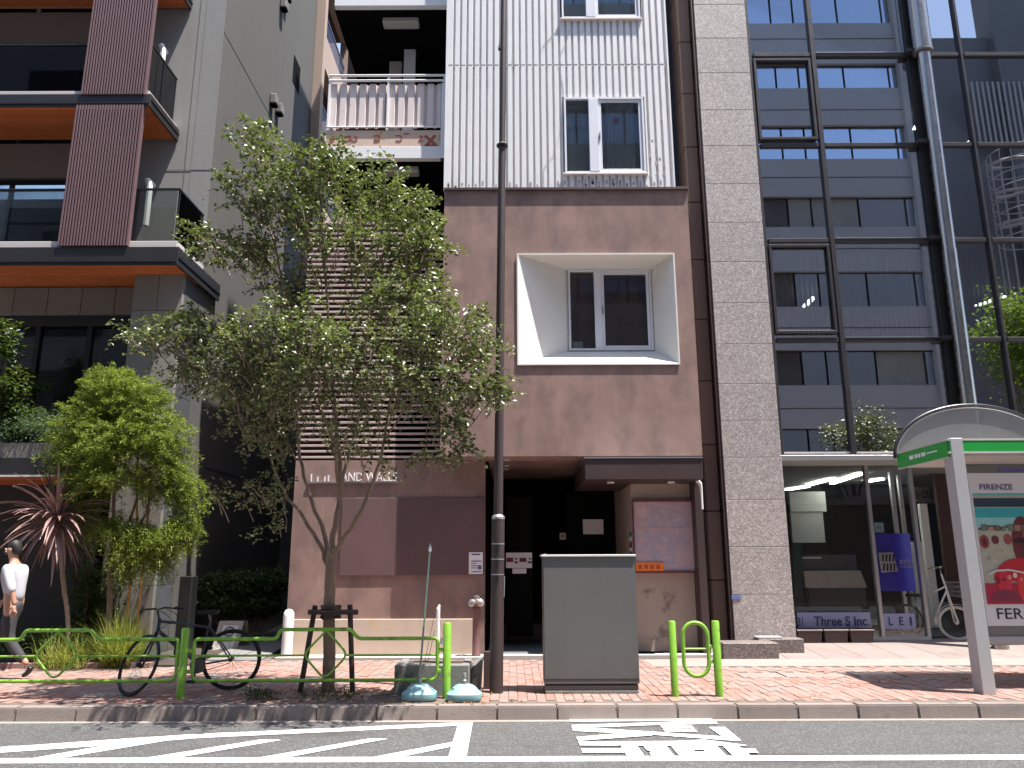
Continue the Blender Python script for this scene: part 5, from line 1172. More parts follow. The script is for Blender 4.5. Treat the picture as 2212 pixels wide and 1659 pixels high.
post(1456, gate, 1344, .042); post(1551, gate, 1344, .045)
xo, zo0, zo1 = X_(1503, 1400, Yr), gzz(1470) + .03, gzz(1348); ro = X_(1530, 1400, Yr) - xo
ov = [(xo + ro * math.cos(R(a)), Yr, zo1 - ro + ro * math.sin(R(a))) for a in range(0, 181, 15)] + [(xo + ro * math.cos(R(a)), Yr, zo0 + ro + ro * math.sin(R(a))) for a in range(180, 361, 15)]
MB().tube(ov, .023, 10, closed=True).build('hoop', M['lime'], gate, smooth=True)
MB().tube([(xo - ro, Yr, gzz(1405)), (xo + ro, Yr, gzz(1405))], .013, 8).build('cross_bar', M['lime'], gate)
for z in (gzz(1400), gzz(1432)): MB().box(xo + ro, X_(1551, 1430, Yr), Yr - .02, Yr + .02, z - .02, z + .02).build('bracket', M['lime'], gate, bev=.004)
# ------------------------------------------------------------------ banner stand bases
M['aqua'] = pm('aqua_plastic', (0.20, 0.36, 0.39), 0.5, var=0.12, vs=6, fine=0.06, bump=0.06, stain=((0.42, 0.48, 0.46), 9, 0.66))
def banner_base(px, py, label, pole):
    g = gp(px, py, 0); g.y += .16; t = thing('banner_stand_base', label, 'stand base', (g.x, g.y, 0), 'water filled banner stand bases'); m = MB(); n = len(m.v)
    def ring(r, z, sq): 
        out = []
        for i in range(24):
            a = 2 * math.pi * i / 24; k = (abs(math.cos(a)) ** sq + abs(math.sin(a)) ** sq) ** (-1 / sq); out.append((g.x + r * k * math.cos(a), g.y + r * .8 * k * math.sin(a), z))
        return out
    R_ = [ring(.185, .0, 4), ring(.195, .02, 4), ring(.19, .07, 4), ring(.16, .09, 4), ring(.12, .135, 3), ring(.09, .155, 2.4), ring(.05, .165, 2)]
    for r in R_: m.v += r
    for i in range(len(R_) - 1):
        for j in range(24): m.f.append((i * 24 + j, i * 24 + (j + 1) % 24, (i + 1) * 24 + (j + 1) % 24, (i + 1) * 24 + j)); m.m.append(0)
    m.f.append(tuple(range(23, -1, -1))); m.f.append(tuple((len(R_) - 1) * 24 + j for j in range(24))); m.m += [0, 0]
    m.build('base', M['aqua'], t, smooth=True)
    MB().lathe([(.03, .165), (.03, .2), (.02, .21), (.02, .27), (.014, .28)], (g.x, g.y, 0), 12).build('socket', M['sheld'], t, smooth=True)
    MB().lathe([(.02, 0), (.02, .018), (.014, .022)], (g.x - .11, g.y - .07, .115), 10).build('filler_cap', M['aqua'], t)
    if pole:
        a = Vector((g.x, g.y, .24)); b = at(929, 1188, g.y)
        MB().tube([a, a * .4 + b * .6, b], [.012, .011, .009], 8).build('pole', pm('pale_green_pole', (.25, .40, .30), .4, fine=0, var=.1), t)
        MB().tube([a + Vector((.0, -.015, 0)), a * .62 + b * .38 + Vector((0, -.014, 0))], .012, 8).build('pole_foot', M['sheld'], t)
        MB().lathe([(.012, -.02), (.02, 0), (.016, .03), (.005, .045), (.005, .07)], b, 10).build('pole_tip', M['white'], t)
    return t
banner_base(902, 1516, 'aqua plastic banner base carrying a tall pale green pole', True)
banner_base(1001, 1517, 'aqua plastic banner base without a pole beside the green end post', False)
# stone edged planter bed, broken block, hydrant, short posts
pb = thing('stone_planter', 'low grey stone edging of a planting pit behind the banner bases', 'planter', (-1.0, 9.3, 0))
Yq = 9.32; a, b = X_(851, 1480, Yq), X_(1013, 1480, Yq); zt_ = Z_(900, 1436, Yq)
MB().box(a, b, Yq, Yq + .12, -.02, zt_ - .0).build('edge_stone', M['pit'], pb, bev=.012)
MB().box(a, a + .1, Yq + .125, 10.0, -.02, zt_ - .01).build('edge_stone', M['pit'], pb, bev=.012)
MB().box(b - .1, b, Yq + .125, 10.0, -.02, zt_ - .01).build('edge_stone', M['pit'], pb, bev=.012)
MB().box(a + .11, b - .11, Yq + .125, 10.0, -.02, zt_ - .04).build('earth', M['soil'], pb)
bk = thing('broken_block', 'chipped concrete block leaning by the foot of the brown pole', 'concrete block', gp(1025, 1490, 0))
ga = gp(1022, 1492, 0); MB().hexa([(ga.x - .06, ga.y, 0), (ga.x + .09, ga.y, 0), (ga.x + .09, ga.y + .25, 0), (ga.x - .06, ga.y + .25, 0), (ga.x - .02, ga.y + .02, .22), (ga.x + .11, ga.y + .02, .36), (ga.x + .11, ga.y + .24, .36), (ga.x - .03, ga.y + .24, .30)]).build('chunk', M['concrete'], bk, bev=.02)
MB().hexa([(ga.x - .02, ga.y - .05, 0), (ga.x + .05, ga.y - .05, 0), (ga.x + .06, ga.y - .01, 0), (ga.x - .02, ga.y - .01, 0), (ga.x - .01, ga.y - .045, .13), (ga.x + .05, ga.y - .045, .16), (ga.x + .05, ga.y - .012, .16), (ga.x - .01, ga.y - .012, .12)]).build('chunk', M['concrete'], bk, bev=.01)
rp = MB().box(ga.x + .118, ga.x + .205, ga.y + .1, ga.y + .2, 0, .42).build('rusty_post', pm('rusty_brown', (.06, .035, .03), .8, var=.3, fine=.1)); tag(rp, 'short dark rusty channel post just left of the brown pole', 'post')
hy = thing('standpipe', 'red brown fire standpipe with silver twin outlets by the entrance corner', 'standpipe', (X_(1031, 1400, 12.7), 12.7, 0))
hx = X_(1029, 1360, 12.7); zt_ = Z_(1029, 1316, 12.7); brp = pm('red_brown_pipe', (.14, .07, .065), .5, fine=.05, var=.15); chr_ = pm('worn_chrome', (.45, .42, .40), .35, .8, fine=.05, var=.15)
MB().lathe([(.07, 0), (.07, .02), (.062, .03), (.062, zt_ - .1), (.075, zt_ - .08), (.075, zt_)], (hx, 12.7, .03), 16).build('pipe', brp, hy, smooth=True)
MB().lathe([(.055, 0), (.08, .03), (.08, .1), (.05, .14)], (hx, 12.7, zt_ + .02), 16).build('head', brp, hy, smooth=True)
for dx in (-.075, .075): MB().lathe([(.045, 0), (.045, .04), (.06, .045), (.06, .08), (.03, .1)], (hx + dx * .6, 12.65, zt_ + .09), 14, axis=(dx * 4, -.8, .15)).build('outlet', chr_, hy, smooth=True)
MB().lathe([(.03, 0), (.05, .01), (.05, .05), (.02, .06)], (hx, 12.7, zt_ + .15), 12).build('cap', chr_, hy)
wp = MB(); wx = X_(621, 1380, 12.75); wp.lathe([(.085, 0), (.085, .60), (.078, .66), (.05, .70), (.0, .715)], (wx, 12.75, .03), 20)
tag(wp.build('white_bollard', M['white'], smooth=True), 'round topped white bollard at the left end of the cream plinth', 'bollard')
wr = MB(); wx = X_(946, 1360, 12.3); wr.tube([(wx, 12.3, 0), (wx, 12.3, Z_(946, 1315, 12.3)), (wx + .02, 12.3, Z_(946, 1306, 12.3))], [.03, .03, .012], 8)
tag(wr.build('white_stake', M['white']), 'thin white stake standing before the cream plinth', 'stake')
wk = MB(); wk.tube([gp(915, 1440, .2), at(942, 1312, 11.2), at(966, 1400, 10.4)], .004, 5); wk.tube([at(924, 1430, 10.4), at(938, 1365, 11)], .004, 5)
tag(wk.build('wire', M['black']), 'bent black wire loop behind the end of the green rail', 'wire')
# sign board leaning behind the bicycle
bd = thing('sign_board', 'grey a frame sign board with a round emblem behind the dark bicycle', 'sign board', gp(500, 1408, 0))
Yb = gp(500, 1408, 0).y; a, b = X_(460, 1390, Yb), X_(512, 1390, Yb); z1 = Z_(490, 1343, Yb)
MB().hexa([(a - .03, Yb, 0), (b, Yb, 0), (b, Yb + .05, 0), (a - .03, Yb + .05, 0), (a + .03, Yb + .14, z1), (b + .04, Yb + .14, z1), (b + .04, Yb + .19, z1), (a + .03, Yb + .19, z1)]).build('front_board', pm('board_grey', (.42, .38, .35), .7, fine=.06), bd, bev=.006)
MB().hexa([(a - .03, Yb + .36, 0), (b + .1, Yb + .36, 0), (b + .1, Yb + .4, 0), (a - .03, Yb + .4, 0), (a + .05, Yb + .2, z1), (b + .09, Yb + .2, z1), (b + .09, Yb + .23, z1), (a + .05, Yb + .23, z1)]).build('back_board', pm('board_back', (.15, .14, .13), .7, fine=.06), bd, bev=.006)
tl_ = lambda u, v, o: Vector((a + .0 + u * (b - a) + .03 * v, Yb + .14 * v - o, z1 * v))
em = MB(); em.poly([tl_(.18, .08, .006), tl_(.82, .08, .006), tl_(.85, .86, .006), tl_(.22, .86, .006)]); sh = em.build('sheet', M['paper'], bd)
em = MB(); em.tube([tl_(.52 + .2 * math.cos(i * math.pi / 10), .66 + .14 * math.sin(i * math.pi / 10), .012) for i in range(20)], .012, 5, closed=True); em.bar(tl_(.4, .66, .012), tl_(.64, .66, .012), .02, .004, (0, 1, 0)); em.bar(tl_(.3, .44, .012), tl_(.74, .44, .012), .03, .004, (0, 1, 0)); em.bar(tl_(.3, .36, .012), tl_(.74, .36, .012), .02, .004, (0, 1, 0)); em.build('emblem', M['ink'], sh)
# ------------------------------------------------------------------ bicycles
M['tyre'] = pm('tyre_rubber', (.012, .012, .012), .8, fine=0, var=.1, bump=0)
M['bikeblack'] = pm('black_bike_paint', (.012, .012, .014), .35, fine=0, var=.1, bump=0, coat=.3)
M['spoke'] = pm('spoke_steel', (.12, .12, .12), .35, .7, fine=0, bump=0)
def wheel(C, u, v, r, parent, rim, tyre=None, seg=40, hub=.025, ns=18):
    C, u, v = Vector(C), Vector(u).normalized(), Vector(v); v = (v - u * v.dot(u)).normalized(); n = u.cross(v)
    ring = lambda q: [C + (u * math.cos(2 * math.pi * i / seg) + v * math.sin(2 * math.pi * i / seg)) * q for i in range(seg)]
    w_ = MB().tube(ring(r - .012), .016, 8, closed=True).build('wheel', tyre or M['tyre'], parent, smooth=True)
    MB().tube(ring(r - .036), .009, 6, closed=True).build('rim', rim, w_, smooth=True)
    s = MB()
    for i in range(ns):
        a = 2 * math.pi * i / ns; s.tube([C + n * (.03 if i % 2 else -.03), C + (u * math.cos(a) + v * math.sin(a)) * (r - .04)], .0016, 4)
    s.build('spokes', M['spoke'], w_); MB().tube([C - n * .05, C + n * .05], hub, 10).build('hub', rim, w_); return w_
Yw = 9.62
dk = thing('dark_bicycle', 'black bicycle parked against the green post with its front wheel turned', 'bicycle', (X_(430, 1480, Yw), Yw, 0))
rw = .345; Cr = Vector((X_(500, 1424, Yw + .1), Yw + .1, rw)); Cf = Vector((X_(300, 1436, 9.4), 9.4, rw * .94))
wheel(Cr, (.97, .10, 0.0), (.09, 0, 1), rw, dk, M['bikeblack'])
wheel(Cf, (.5, .02, .86), (-.62, .62, .5), rw, dk, M['bikeblack'])
B = lambda x, y, Y: at(x, y, Y)
BB = B(431, 1436, 9.62); ST = B(455, 1345, 9.68); HT = B(344, 1342, 9.55); HB = B(341, 1362, 9.5)
f = MB()
f.tube([HT, ST * .5 + HT * .5 + Vector((0, 0, -.02)), ST + Vector((0, 0, -.06))], .017, 8); f.tube([HB, BB], .021, 8); f.tube([BB, ST + Vector((.0, 0, .03))], .016, 8); f.tube([HT + Vector((0, 0, .03)), HB + Vector((0, 0, -.02))], .022, 10)
for d_ in (-.05, .05):
    o = Vector((0, d_, 0)); f.tube([BB + o * .6, Cr + o], .010, 6); f.tube([ST + o * .3 + Vector((0, 0, -.06)), Cr + o], .009, 6); f.tube([HB + o * .5, Cf + Vector((.02, d_ * 1.2, 0))], .013, 6)
f.build('frame', M['bikeblack'], dk, smooth=True)
h = MB(); hc = B(340, 1318, 9.5); h.tube([HT, hc], .014, 8); h.tube([hc + Vector((-.06, -.26, .02)), hc + Vector((.02, -.1, .02)), hc, hc + Vector((.03, .12, .02)), hc + Vector((.10, .28, .0))], .013, 8); h.build('handlebar', M['bikeblack'], dk, smooth=True)
for s_ in (-1, 1): MB().tube([hc + Vector((-.06 if s_ < 0 else .10, .26 * s_, .01)), hc + Vector((-.04 if s_ < 0 else .16, .34 * s_, .0))], .018, 8).build('grip', M['tyre'], dk)
cabm = MB(); cabm.tube([hc + Vector((-.03, -.12, .03)), hc + Vector((.15, -.15, -.02)), hc + Vector((.22, -.05, -.12)), HB], .004, 5); cabm.tube([hc + Vector((.03, .1, .03)), hc + Vector((.22, .0, -.04)), hc + Vector((.3, 0, -.15)), BB * .4 + HB * .6], .004, 5); cabm.build('cable', M['tyre'], dk)
sd_ = MB(); Sx = B(452, 1323, 9.68); sd_.hexa([Sx + Vector((-.16, -.02, -.02)), Sx + Vector((.1, -.07, -.02)), Sx + Vector((.1, .07, -.02)), Sx + Vector((-.16, .02, -.02)), Sx + Vector((-.17, -.015, .02)), Sx + Vector((.12, -.08, .03)), Sx + Vector((.12, .08, .03)), Sx + Vector((-.17, .015, .02))]); sd_.build('saddle', M['tyre'], dk, bev=.015, seg=2)
MB().tube([ST, Sx], .013, 8).build('seat_post', M['spoke'], dk)
ck = MB(); ck.lathe([(.09, -.004), (.09, .004)], BB + Vector((0, -.06, 0)), 24, axis=(.1, -1, 0)); ck.build('chainring', M['spoke'], dk)
for s_ in (-1, 1):
    e_ = BB + Vector((.03 * s_, .08 * s_, -.17 * -s_)); MB().bar(BB + Vector((0, .07 * s_, 0)), e_, .02, .012, (0, 1, 0)).build('crank', M['spoke'], dk)
    MB().box(e_.x - .05, e_.x + .05, e_.y + (.0 if s_ > 0 else -.09), e_.y + (.09 if s_ > 0 else 0), e_.z - .012, e_.z + .012).build('pedal', M['tyre'], dk)
ch = MB(); ch.tube([BB + Vector((0, -.06, .09)), Cr + Vector((0, -.05, .035))], .005, 5); ch.tube([BB + Vector((0, -.06, -.09)), Cr + Vector((0, -.05, -.035))], .005, 5); ch.build('chain', M['spoke'], dk)
# white bicycle in the shop recess
Yw = 13.95; gz = .004 + (Yw - 12.44) * .0718
wb = thing('white_bicycle', 'white bicycle with a front basket parked beside the shop door', 'bicycle', (X_(2040, 1370, Yw), Yw, gz))
wcol = pm('white_bike_paint', (.62, .60, .55), .4, fine=0, var=.05, bump=0)
rw = (X_(2092, 1320, Yw) - X_(2026, 1320, Yw)) / 2 + .02; Cf = Vector((X_(2063, 1320, Yw), Yw, gz + rw)); Cr = Cf + Vector((-.55, .62, 0)); dr = (Cf - Cr).normalized()
fd = Vector((.93, -.37, 0))
wheel(Cf, fd, (0, 0, 1), rw, wb, wcol, tyre=pm('pale_tyre', (.5, .48, .44), .7, fine=0, bump=0), ns=20); wheel(Cr, dr, (0, 0, 1), rw, wb, wcol)
HBx = B(2042, 1265, Yw); hh = B(2033, 1240, Yw)
f = MB(); f.tube([hh, HBx, B(2050, 1290, Yw), Cf + Vector((0, -.06, 0))], .016, 8); f.tube([HBx, Cf + Vector((0, .06, 0))], .014, 8)
BB2 = (Cr * .55 + Cf * .45) + Vector((0, 0, -.04)); ST2 = Cr * .8 + Cf * .2 + Vector((0, 0, .32))
f.tube([B(2040, 1268, Yw), ST2 + Vector((0, 0, .02))], .015, 8); f.tube([B(2044, 1278, Yw), (BB2 + HBx) * .5 + Vector((0, 0, -.1)), BB2], .017, 8); f.tube([BB2, ST2, ST2 + Vector((-.03, .03, .1))], .015, 8); f.tube([BB2, Cr], .01, 6); f.tube([ST2, Cr], .01, 6)
f.build('frame', wcol, wb, smooth=True)
fn = MB(); arcp = [Cf + fd * (rw + .03) * math.cos(R(a)) + Vector((0, 0, (rw + .03) * math.sin(R(a)))) for a in range(20, 190, 12)]
for p, q_ in zip(arcp, arcp[1:]): fn.bar(p, q_, .045, .004)
fn.build('mudguard', wcol, wb)
h2 = MB(); bb0 = hh + Vector((0, 0, .06)); h2.tube([hh, bb0], .014, 8); h2.tube([bb0 + Vector((-.25, -.16, .03)), bb0 + Vector((-.1, -.1, .06)), bb0, bb0 + Vector((.1, .12, .06)), bb0 + Vector((-.08, .28, .03))], .012, 8); h2.build('handlebar', M['steel'], wb, smooth=True)
MB().box(ST2.x - .14, ST2.x + .12, ST2.y - .08, ST2.y + .1, ST2.z + .1, ST2.z + .15).build('saddle', M['tyre'], wb, bev=.03, seg=2)
bkt = MB(); c0 = B(2072, 1275, Yw) + Vector((0, -.05, -.10)); 
for z, g_ in ((0, .13), (.08, .145), (.16, .16), (.24, .175)): bkt.tube([c0 + Vector((x * g_ * 1.2, y * g_, z)) for x, y in ((-1, -1), (1, -1), (1, 1), (-1, 1))], .007, 6, closed=True)
for i in range(7):
    t = -1 + i / 3
    for (x, y) in ((t, -1), (t, 1), (-1, t), (1, t)): bkt.tube([c0 + Vector((x * .13 * 1.2, y * .13, 0)), c0 + Vector((x * .175 * 1.2, y * .175, .24))], .004, 5)
bkt.build('basket', M['spoke'], wb)
# ------------------------------------------------------------------ trees and plants
L_ = leafm('glossy_green_leaves', [(0.0, (0.024, 0.034, 0.010)), (0.35, (0.052, 0.068, 0.018)), (0.7, (0.13, 0.142, 0.050)), (1.0, (0.30, 0.305, 0.15))], 0.24, 0.42, 0.9)
L_con = leafm('yellow_green_sprays', [(0.0, (0.10, 0.14, 0.020)), (0.5, (0.18, 0.23, 0.032)), (1.0, (0.30, 0.35, 0.06))], 0.34, 0.6, 0.3)
L_dark = leafm('dark_hedge_leaves', [(0.0, (0.016, 0.034, 0.010)), (0.6, (0.032, 0.060, 0.016)), (1.0, (0.055, 0.095, 0.024))], 0.25, 0.45, 0.5)
L_jun = leafm('blue_green_juniper', [(0.0, (0.045, 0.085, 0.050)), (0.6, (0.075, 0.125, 0.080)), (1.0, (0.12, 0.18, 0.12))], 0.25, 0.6, 0.3)
L_gr = leafm('yellow_green_grass', [(0.0, (0.12, 0.15, 0.016)), (0.6, (0.24, 0.26, 0.035)), (1.0, (0.45, 0.44, 0.15))], 0.35, 0.5, 0.4)
L_br = leafm('bright_lime_leaves', [(0.0, (0.09, 0.16, 0.012)), (0.6, (0.15, 0.24, 0.02)), (1.0, (0.22, 0.32, 0.04))], 0.45, 0.45, 0.4)
M['bark'] = pm('smooth_brown_bark', (0.19, 0.125, 0.088), 0.75, var=0.35, vs=5, fine=0.12, fs=40, bump=0.3, stretch=(1, 1, 0.25), stain=((0.30, 0.22, 0.165), 5, 0.58, (1, 1, .4)))
M['stake'] = pm('dark_stake_wood', (0.055, 0.036, 0.030), 0.85, var=0.3, vs=5, fine=0.15, bump=0.3, stretch=(1, 1, .3))
YT = 9.6
T0 = gp(712, 1490, 0)
tr = thing('street_tree', 'leafy broad crowned street tree with forked smooth trunk in front of the brown wall', 'tree', (T0.x, YT, 0))
def branch(m, pts, r0, r1, wob=.02, seg=9, sub=4, seed=1):
    rr = random.Random(seed); P = [Vector(p) for p in pts]; out = []
    for i in range(len(P) - 1):
        p0, p1, p2, p3 = P[max(i - 1, 0)], P[i], P[i + 1], P[min(i + 2, len(P) - 1)]
        for k in range(sub):
            t = k / sub; out.append(.5 * ((2 * p1) + (p2 - p0) * t + (2 * p0 - 5 * p1 + 4 * p2 - p3) * t * t + (3 * p1 - p0 - 3 * p2 + p3) * t ** 3) + Vector((rr.uniform(-wob, wob), rr.uniform(-wob, wob), 0)) * (1 if 0 < i + k else 0))
    out.append(P[-1]); n = len(out)
    m.tube(out, [r0 + (r1 - r0) * (i / (n - 1)) ** .8 for i in range(n)], seg); return out
tm = MB(); tips = []
A = lambda x, y, Y: at(x, y, Y)
base = Vector((T0.x, YT, -.05))
branch(tm, [base, A(711, 1440, YT), A(711, 1340, YT), A(713, 1260, YT), A(718, 1190, YT)], .078, .062, .004, 12)
limbs = [([A(716, 1200, YT), A(722, 1140, YT), A(735, 1060, YT - .05), A(730, 960, YT - .1), A(716, 800, YT - .1), A(705, 640, YT), A(690, 480, YT)], .062, .012),
         ([A(718, 1195, YT), A(738, 1170, YT - .15), A(770, 1120, YT - .3), A(798, 1060, YT - .3), A(828, 960, YT - .3), A(845, 860, YT - .2), A(870, 740, YT - .1), A(880, 560, YT)], .046, .010),
         ([A(712, 1240, YT), A(692, 1180, YT + .1), A(650, 1110, YT + .3), A(612, 1060, YT + .4), A(580, 980, YT + .4), A(545, 900, YT + .4), A(480, 800, YT + .3)], .044, .008),
         ([A(710, 1215, YT), A(700, 1150, YT + .2), A(668, 1070, YT + .3), A(645, 960, YT + .4), A(640, 820, YT + .5), A(620, 640, YT + .4), A(560, 540, YT + .3), A(470, 520, YT + .2)], .046, .007),
         ([A(726, 1120, YT), A(745, 1020, YT + .3), A(775, 900, YT + .5), A(800, 780, YT + .6), A(790, 600, YT + .5), A(770, 430, YT + .3)], .040, .008),
         ([A(733, 1050, YT), A(712, 930, YT - .4), A(640, 760, YT - .6), A(600, 560, YT - .5), A(560, 400, YT - .4), A(548, 300, YT - .4)], .036, .005),
         ([A(828, 960, YT - .3), A(880, 880, YT - .5), A(960, 840, YT - .6), A(1040, 820, YT - .6)], .020, .005),
         ([A(845, 860, YT - .2), A(920, 760, YT - .3), A(1000, 730, YT - .3)], .018, .005),
         ([A(640, 820, YT + .5), A(520, 740, YT + .2), A(400, 730, YT - .1), A(300, 720, YT - .2)], .018, .004),
         ([A(880, 880, YT - .5), A(960, 900, YT - .5), A(1000, 960, YT - .5)], .010, .003)]
for i, (p, a, b) in enumerate(limbs): branch(tm, p, a * .70, b, .012, 8, 5, i + 3)
tm.build('trunk', M['bark'], tr, smooth=True)
CB = [  # lobes of the crown
 (560, 320, 55, 50, YT - .4, .35, 46), (620, 390, 90, 60, YT - .3, .5, 95), (720, 400, 100, 65, YT + .1, .6, 120), (830, 430, 95, 60, YT + .2, .55, 90), (900, 470, 60, 55, YT, .4, 50),
 (540, 430, 60, 45, YT - .4, .4, 48), (640, 480, 90, 50, YT, .6, 70), (470, 530, 70, 38, YT + .2, .3, 44), (560, 540, 70, 50, YT + .2, .4, 60), (430, 505, 30, 18, YT + .2, .15, 12), (600, 620, 45, 35, YT + .3, .4, 24),
 (760, 530, 105, 60, YT - .2, .6, 82), (880, 560, 85, 70, YT, .5, 90), (920, 520, 60, 40, YT, .3, 34), (690, 600, 70, 40, YT + .3, .5, 20), (810, 650, 80, 40, YT - .3, .5, 44), (900, 640, 75, 50, YT - .2, .5, 60),
 (640, 700, 95, 45, YT - .6, .5, 85), (700, 760, 110, 55, YT - .7, .5, 105), (560, 760, 90, 60, YT - .2, .6, 90), (470, 740, 80, 45, YT, .5, 70), (390, 720, 60, 32, YT - .1, .35, 44), (310, 725, 40, 22, YT - .2, .2, 20), (430, 690, 50, 22, YT, .25, 24),
 (500, 830, 90, 50, YT + .3, .6, 62), (590, 860, 80, 60, YT + .2, .6, 66), (420, 800, 55, 45, YT + .2, .4, 40), (640, 820, 60, 55, YT - .3, .5, 50), (540, 920, 70, 50, YT + .4, .4, 36), (610, 960, 50, 50, YT + .4, .3, 18), (500, 1060, 60, 35, YT + .4, .4, 14), (600, 1060, 45, 45, YT + .3, .3, 16),
 (840, 740, 110, 60, YT - .5, .5, 100), (950, 700, 90, 60, YT - .5, .45, 90), (1020, 740, 60, 65, YT - .5, .4, 60), (880, 830, 95, 50, YT - .5, .5, 70), (980, 830, 70, 50, YT - .6, .4, 52), (1050, 830, 45, 35, YT - .6, .25, 28), (1085, 845, 25, 12, YT - .6, .1, 8), (780, 850, 80, 50, YT, .6, 46),
 (970, 900, 45, 45, YT - .5, .25, 34), (995, 955, 18, 35, YT - .5, .12, 14), (940, 985, 25, 20, YT - .5, .15, 8), (810, 985, 50, 12, YT - .3, .3, 8), (690, 890, 60, 50, YT, .5, 18), (745, 930, 70, 40, YT - .4, .4, 22), (600, 1130, 40, 30, YT + .2, .2, 6), (890, 990, 50, 14, YT - .4, .2, 6)]
CB = [(a, b, c, d, Y - .45, e * 1.9, max(4, int(n * 0.98))) for (a, b, c, d, Y, e, n) in CB]
C = blob_centers(CB, 11, .5)
leaves('crown', C, 17, (.095, .095, .05), .066, .040, L_, tr, 5, up=.45, droop=.1, twig=(.34, .022, .7, .1, .25))
# twigs linking tips
rg = random.Random(3); tw = MB()
for i in range(0, len(C), 3):
    p = Vector(C[i]); q_ = p + Vector((rg.uniform(-.1, .1) - (p.x - T0.x) * .12, rg.uniform(-.1, .1) - (p.y - YT) * .1, rg.uniform(-.35, -.12))); tw.tube([p, (p + q_) / 2 + Vector((rg.uniform(-.03, .03), 0, .03)), q_], [.003, .005, .008], 4, cap=False)
tag(tw.build('twig', M['bark'], tr), kind='stuff')
# stake frame
sf = thing('tree_stake_frame', 'dark timber stake frame strapped round the street tree trunk', 'tree stake', (T0.x, YT, 0))
za = Z_(712, 1330, YT - .1)
for (xa, ya, xb, yb, Y) in ((647, 1494, 681, 1308, YT - .06), (762, 1496, 756, 1306, YT - .06)): MB().tube([(X_(xa, ya, Y), Y, -.05), (X_(xb, yb, Y), Y, Z_(xb, yb, Y))], .032, 10).build('stake', M['stake'], sf)
MB().tube([(X_(667, 1322, YT - .11), YT - .13, Z_(667, 1322, YT - .11)), (X_(774, 1322, YT - .11), YT - .13, Z_(774, 1322, YT - .11))], .03, 10).build('cross_bar', M['stake'], sf)
bnd = MB()
for dz in (-.06, -.02, .02, .06): bnd.tube([(T0.x + .11 * math.cos(i * math.pi / 8), YT - .02 + .13 * math.sin(i * math.pi / 8), Z_(712, 1322, YT) + dz + .008 * math.sin(i)) for i in range(16)], .016, 6, closed=True)
bnd.build('binding', M['stake'], sf)
# weeds and fallen leaves round the pit
rg = np.random.default_rng(2)
pts = [gp(x, y, .03) for x, y in zip(np.concatenate([rg.normal(555, 25, 22), rg.normal(640, 50, 10), rg.normal(720, 35, 14)]), rg.uniform(1494, 1510, 46))]
tag(leaves('weeds', pts, 12, (.05, .04, .02), .06, .012, L_dark, None, 8, up=0, droop=-1.4), kind='stuff')
L_lit = leafm('fallen_leaves', [(0, (.16, .08, .03)), (.5, (.28, .16, .06)), (1, (.12, .11, .04))], .1, .8, .2)
pts = [gp(x, y, .008) for x, y in list(zip(rg.uniform(560, 1060, 60), rg.uniform(1490, 1519, 60))) + list(zip(rg.uniform(1100, 2200, 26), rg.uniform(1440, 1518, 26)))]
tag(leaves('fallen_leaves', pts, 3, (.05, .04, .003), .05, .035, L_lit, None, 9, up=3), kind='stuff')
# ------------------------------------------------------------------ conifer with drooping yellow green sprays
def conifer(name, label, base, lobes, seed, mat, n_per, size, trunkpts, r0):
    t = thing(name, label, 'tree', base); m = MB()
    for i, (pp, ra, rb) in enumerate(trunkpts): branch(m, pp, ra, rb, .008, 8, 4, i)
    m.build('trunk', M['bark'], t, smooth=True)
    lobes = [(a, b, c, d, Y, e, max(5, int(n * 1.7))) for (a, b, c, d, Y, e, n) in lobes]
    C = blob_centers(lobes, seed, .45); leaves('crown', C, n_per, (.085, .085, .06), size, size * .2, mat, t, seed, up=.2, droop=.15, twig=(.30, .016, .9, -.05, .5)); return t
Yt = 12.1
tb = Vector((X_(237, 1390, Yt), Yt, 0))
conifer('feathery_tree', 'feathery yellow green conifer with orange lit stems between the plants on the left', tb,
 [(240, 830, 60, 45, Yt, .4, 105), (300, 860, 70, 50, Yt - .1, .45, 125), (200, 900, 75, 50, Yt, .45, 125), (330, 930, 75, 55, Yt - .1, .5, 135), (250, 950, 90, 50, Yt - .2, .5, 150), (360, 1000, 60, 60, Yt, .4, 105), (180, 1000, 60, 45, Yt, .4, 80), (150, 960, 45, 45, Yt, .3, 50),
  (250, 1020, 70, 35, Yt - .2, .4, 80), (400, 1065, 38, 55, Yt, .3, 70), (340, 1050, 50, 30, Yt, .3, 40), (190, 1060, 55, 40, Yt, .4, 50), (398, 1140, 28, 35, Yt, .25, 40), (280, 1150, 60, 25, Yt - .1, .35, 66), (345, 1160, 65, 28, Yt - .1, .35, 72), (300, 1190, 70, 30, Yt, .4, 62), (250, 1130, 35, 30, Yt, .3, 26), (385, 1130, 30, 12, Yt - .1, .2, 18), (345, 1215, 30, 28, Yt, .25, 18), (270, 1230, 25, 30, Yt, .25, 14), (190, 1120, 40, 50, Yt + .2, .3, 26)],
 21, L_con, 44, .062, [([tb + Vector((0, 0, -.05)), A(239, 1250, Yt), A(243, 1150, Yt), A(250, 1000, Yt), A(262, 860, Yt)], .055, .012), ([A(243, 1180, Yt), A(290, 1100, Yt), A(297, 1000, Yt), A(300, 880, Yt)], .028, .01), ([A(243, 1200, Yt), A(315, 1110, Yt), A(326, 1000, Yt), A(335, 920, Yt)], .026, .01)], .05)
st_ = thing('bamboo_stakes', 'pair of orange bamboo canes standing in the feathery conifer', 'canes', (X_(305, 1120, Yt - .3), Yt - .3, 0))
oc = pm('orange_cane', (.55, .25, .06), .5, fine=.05, var=.2)
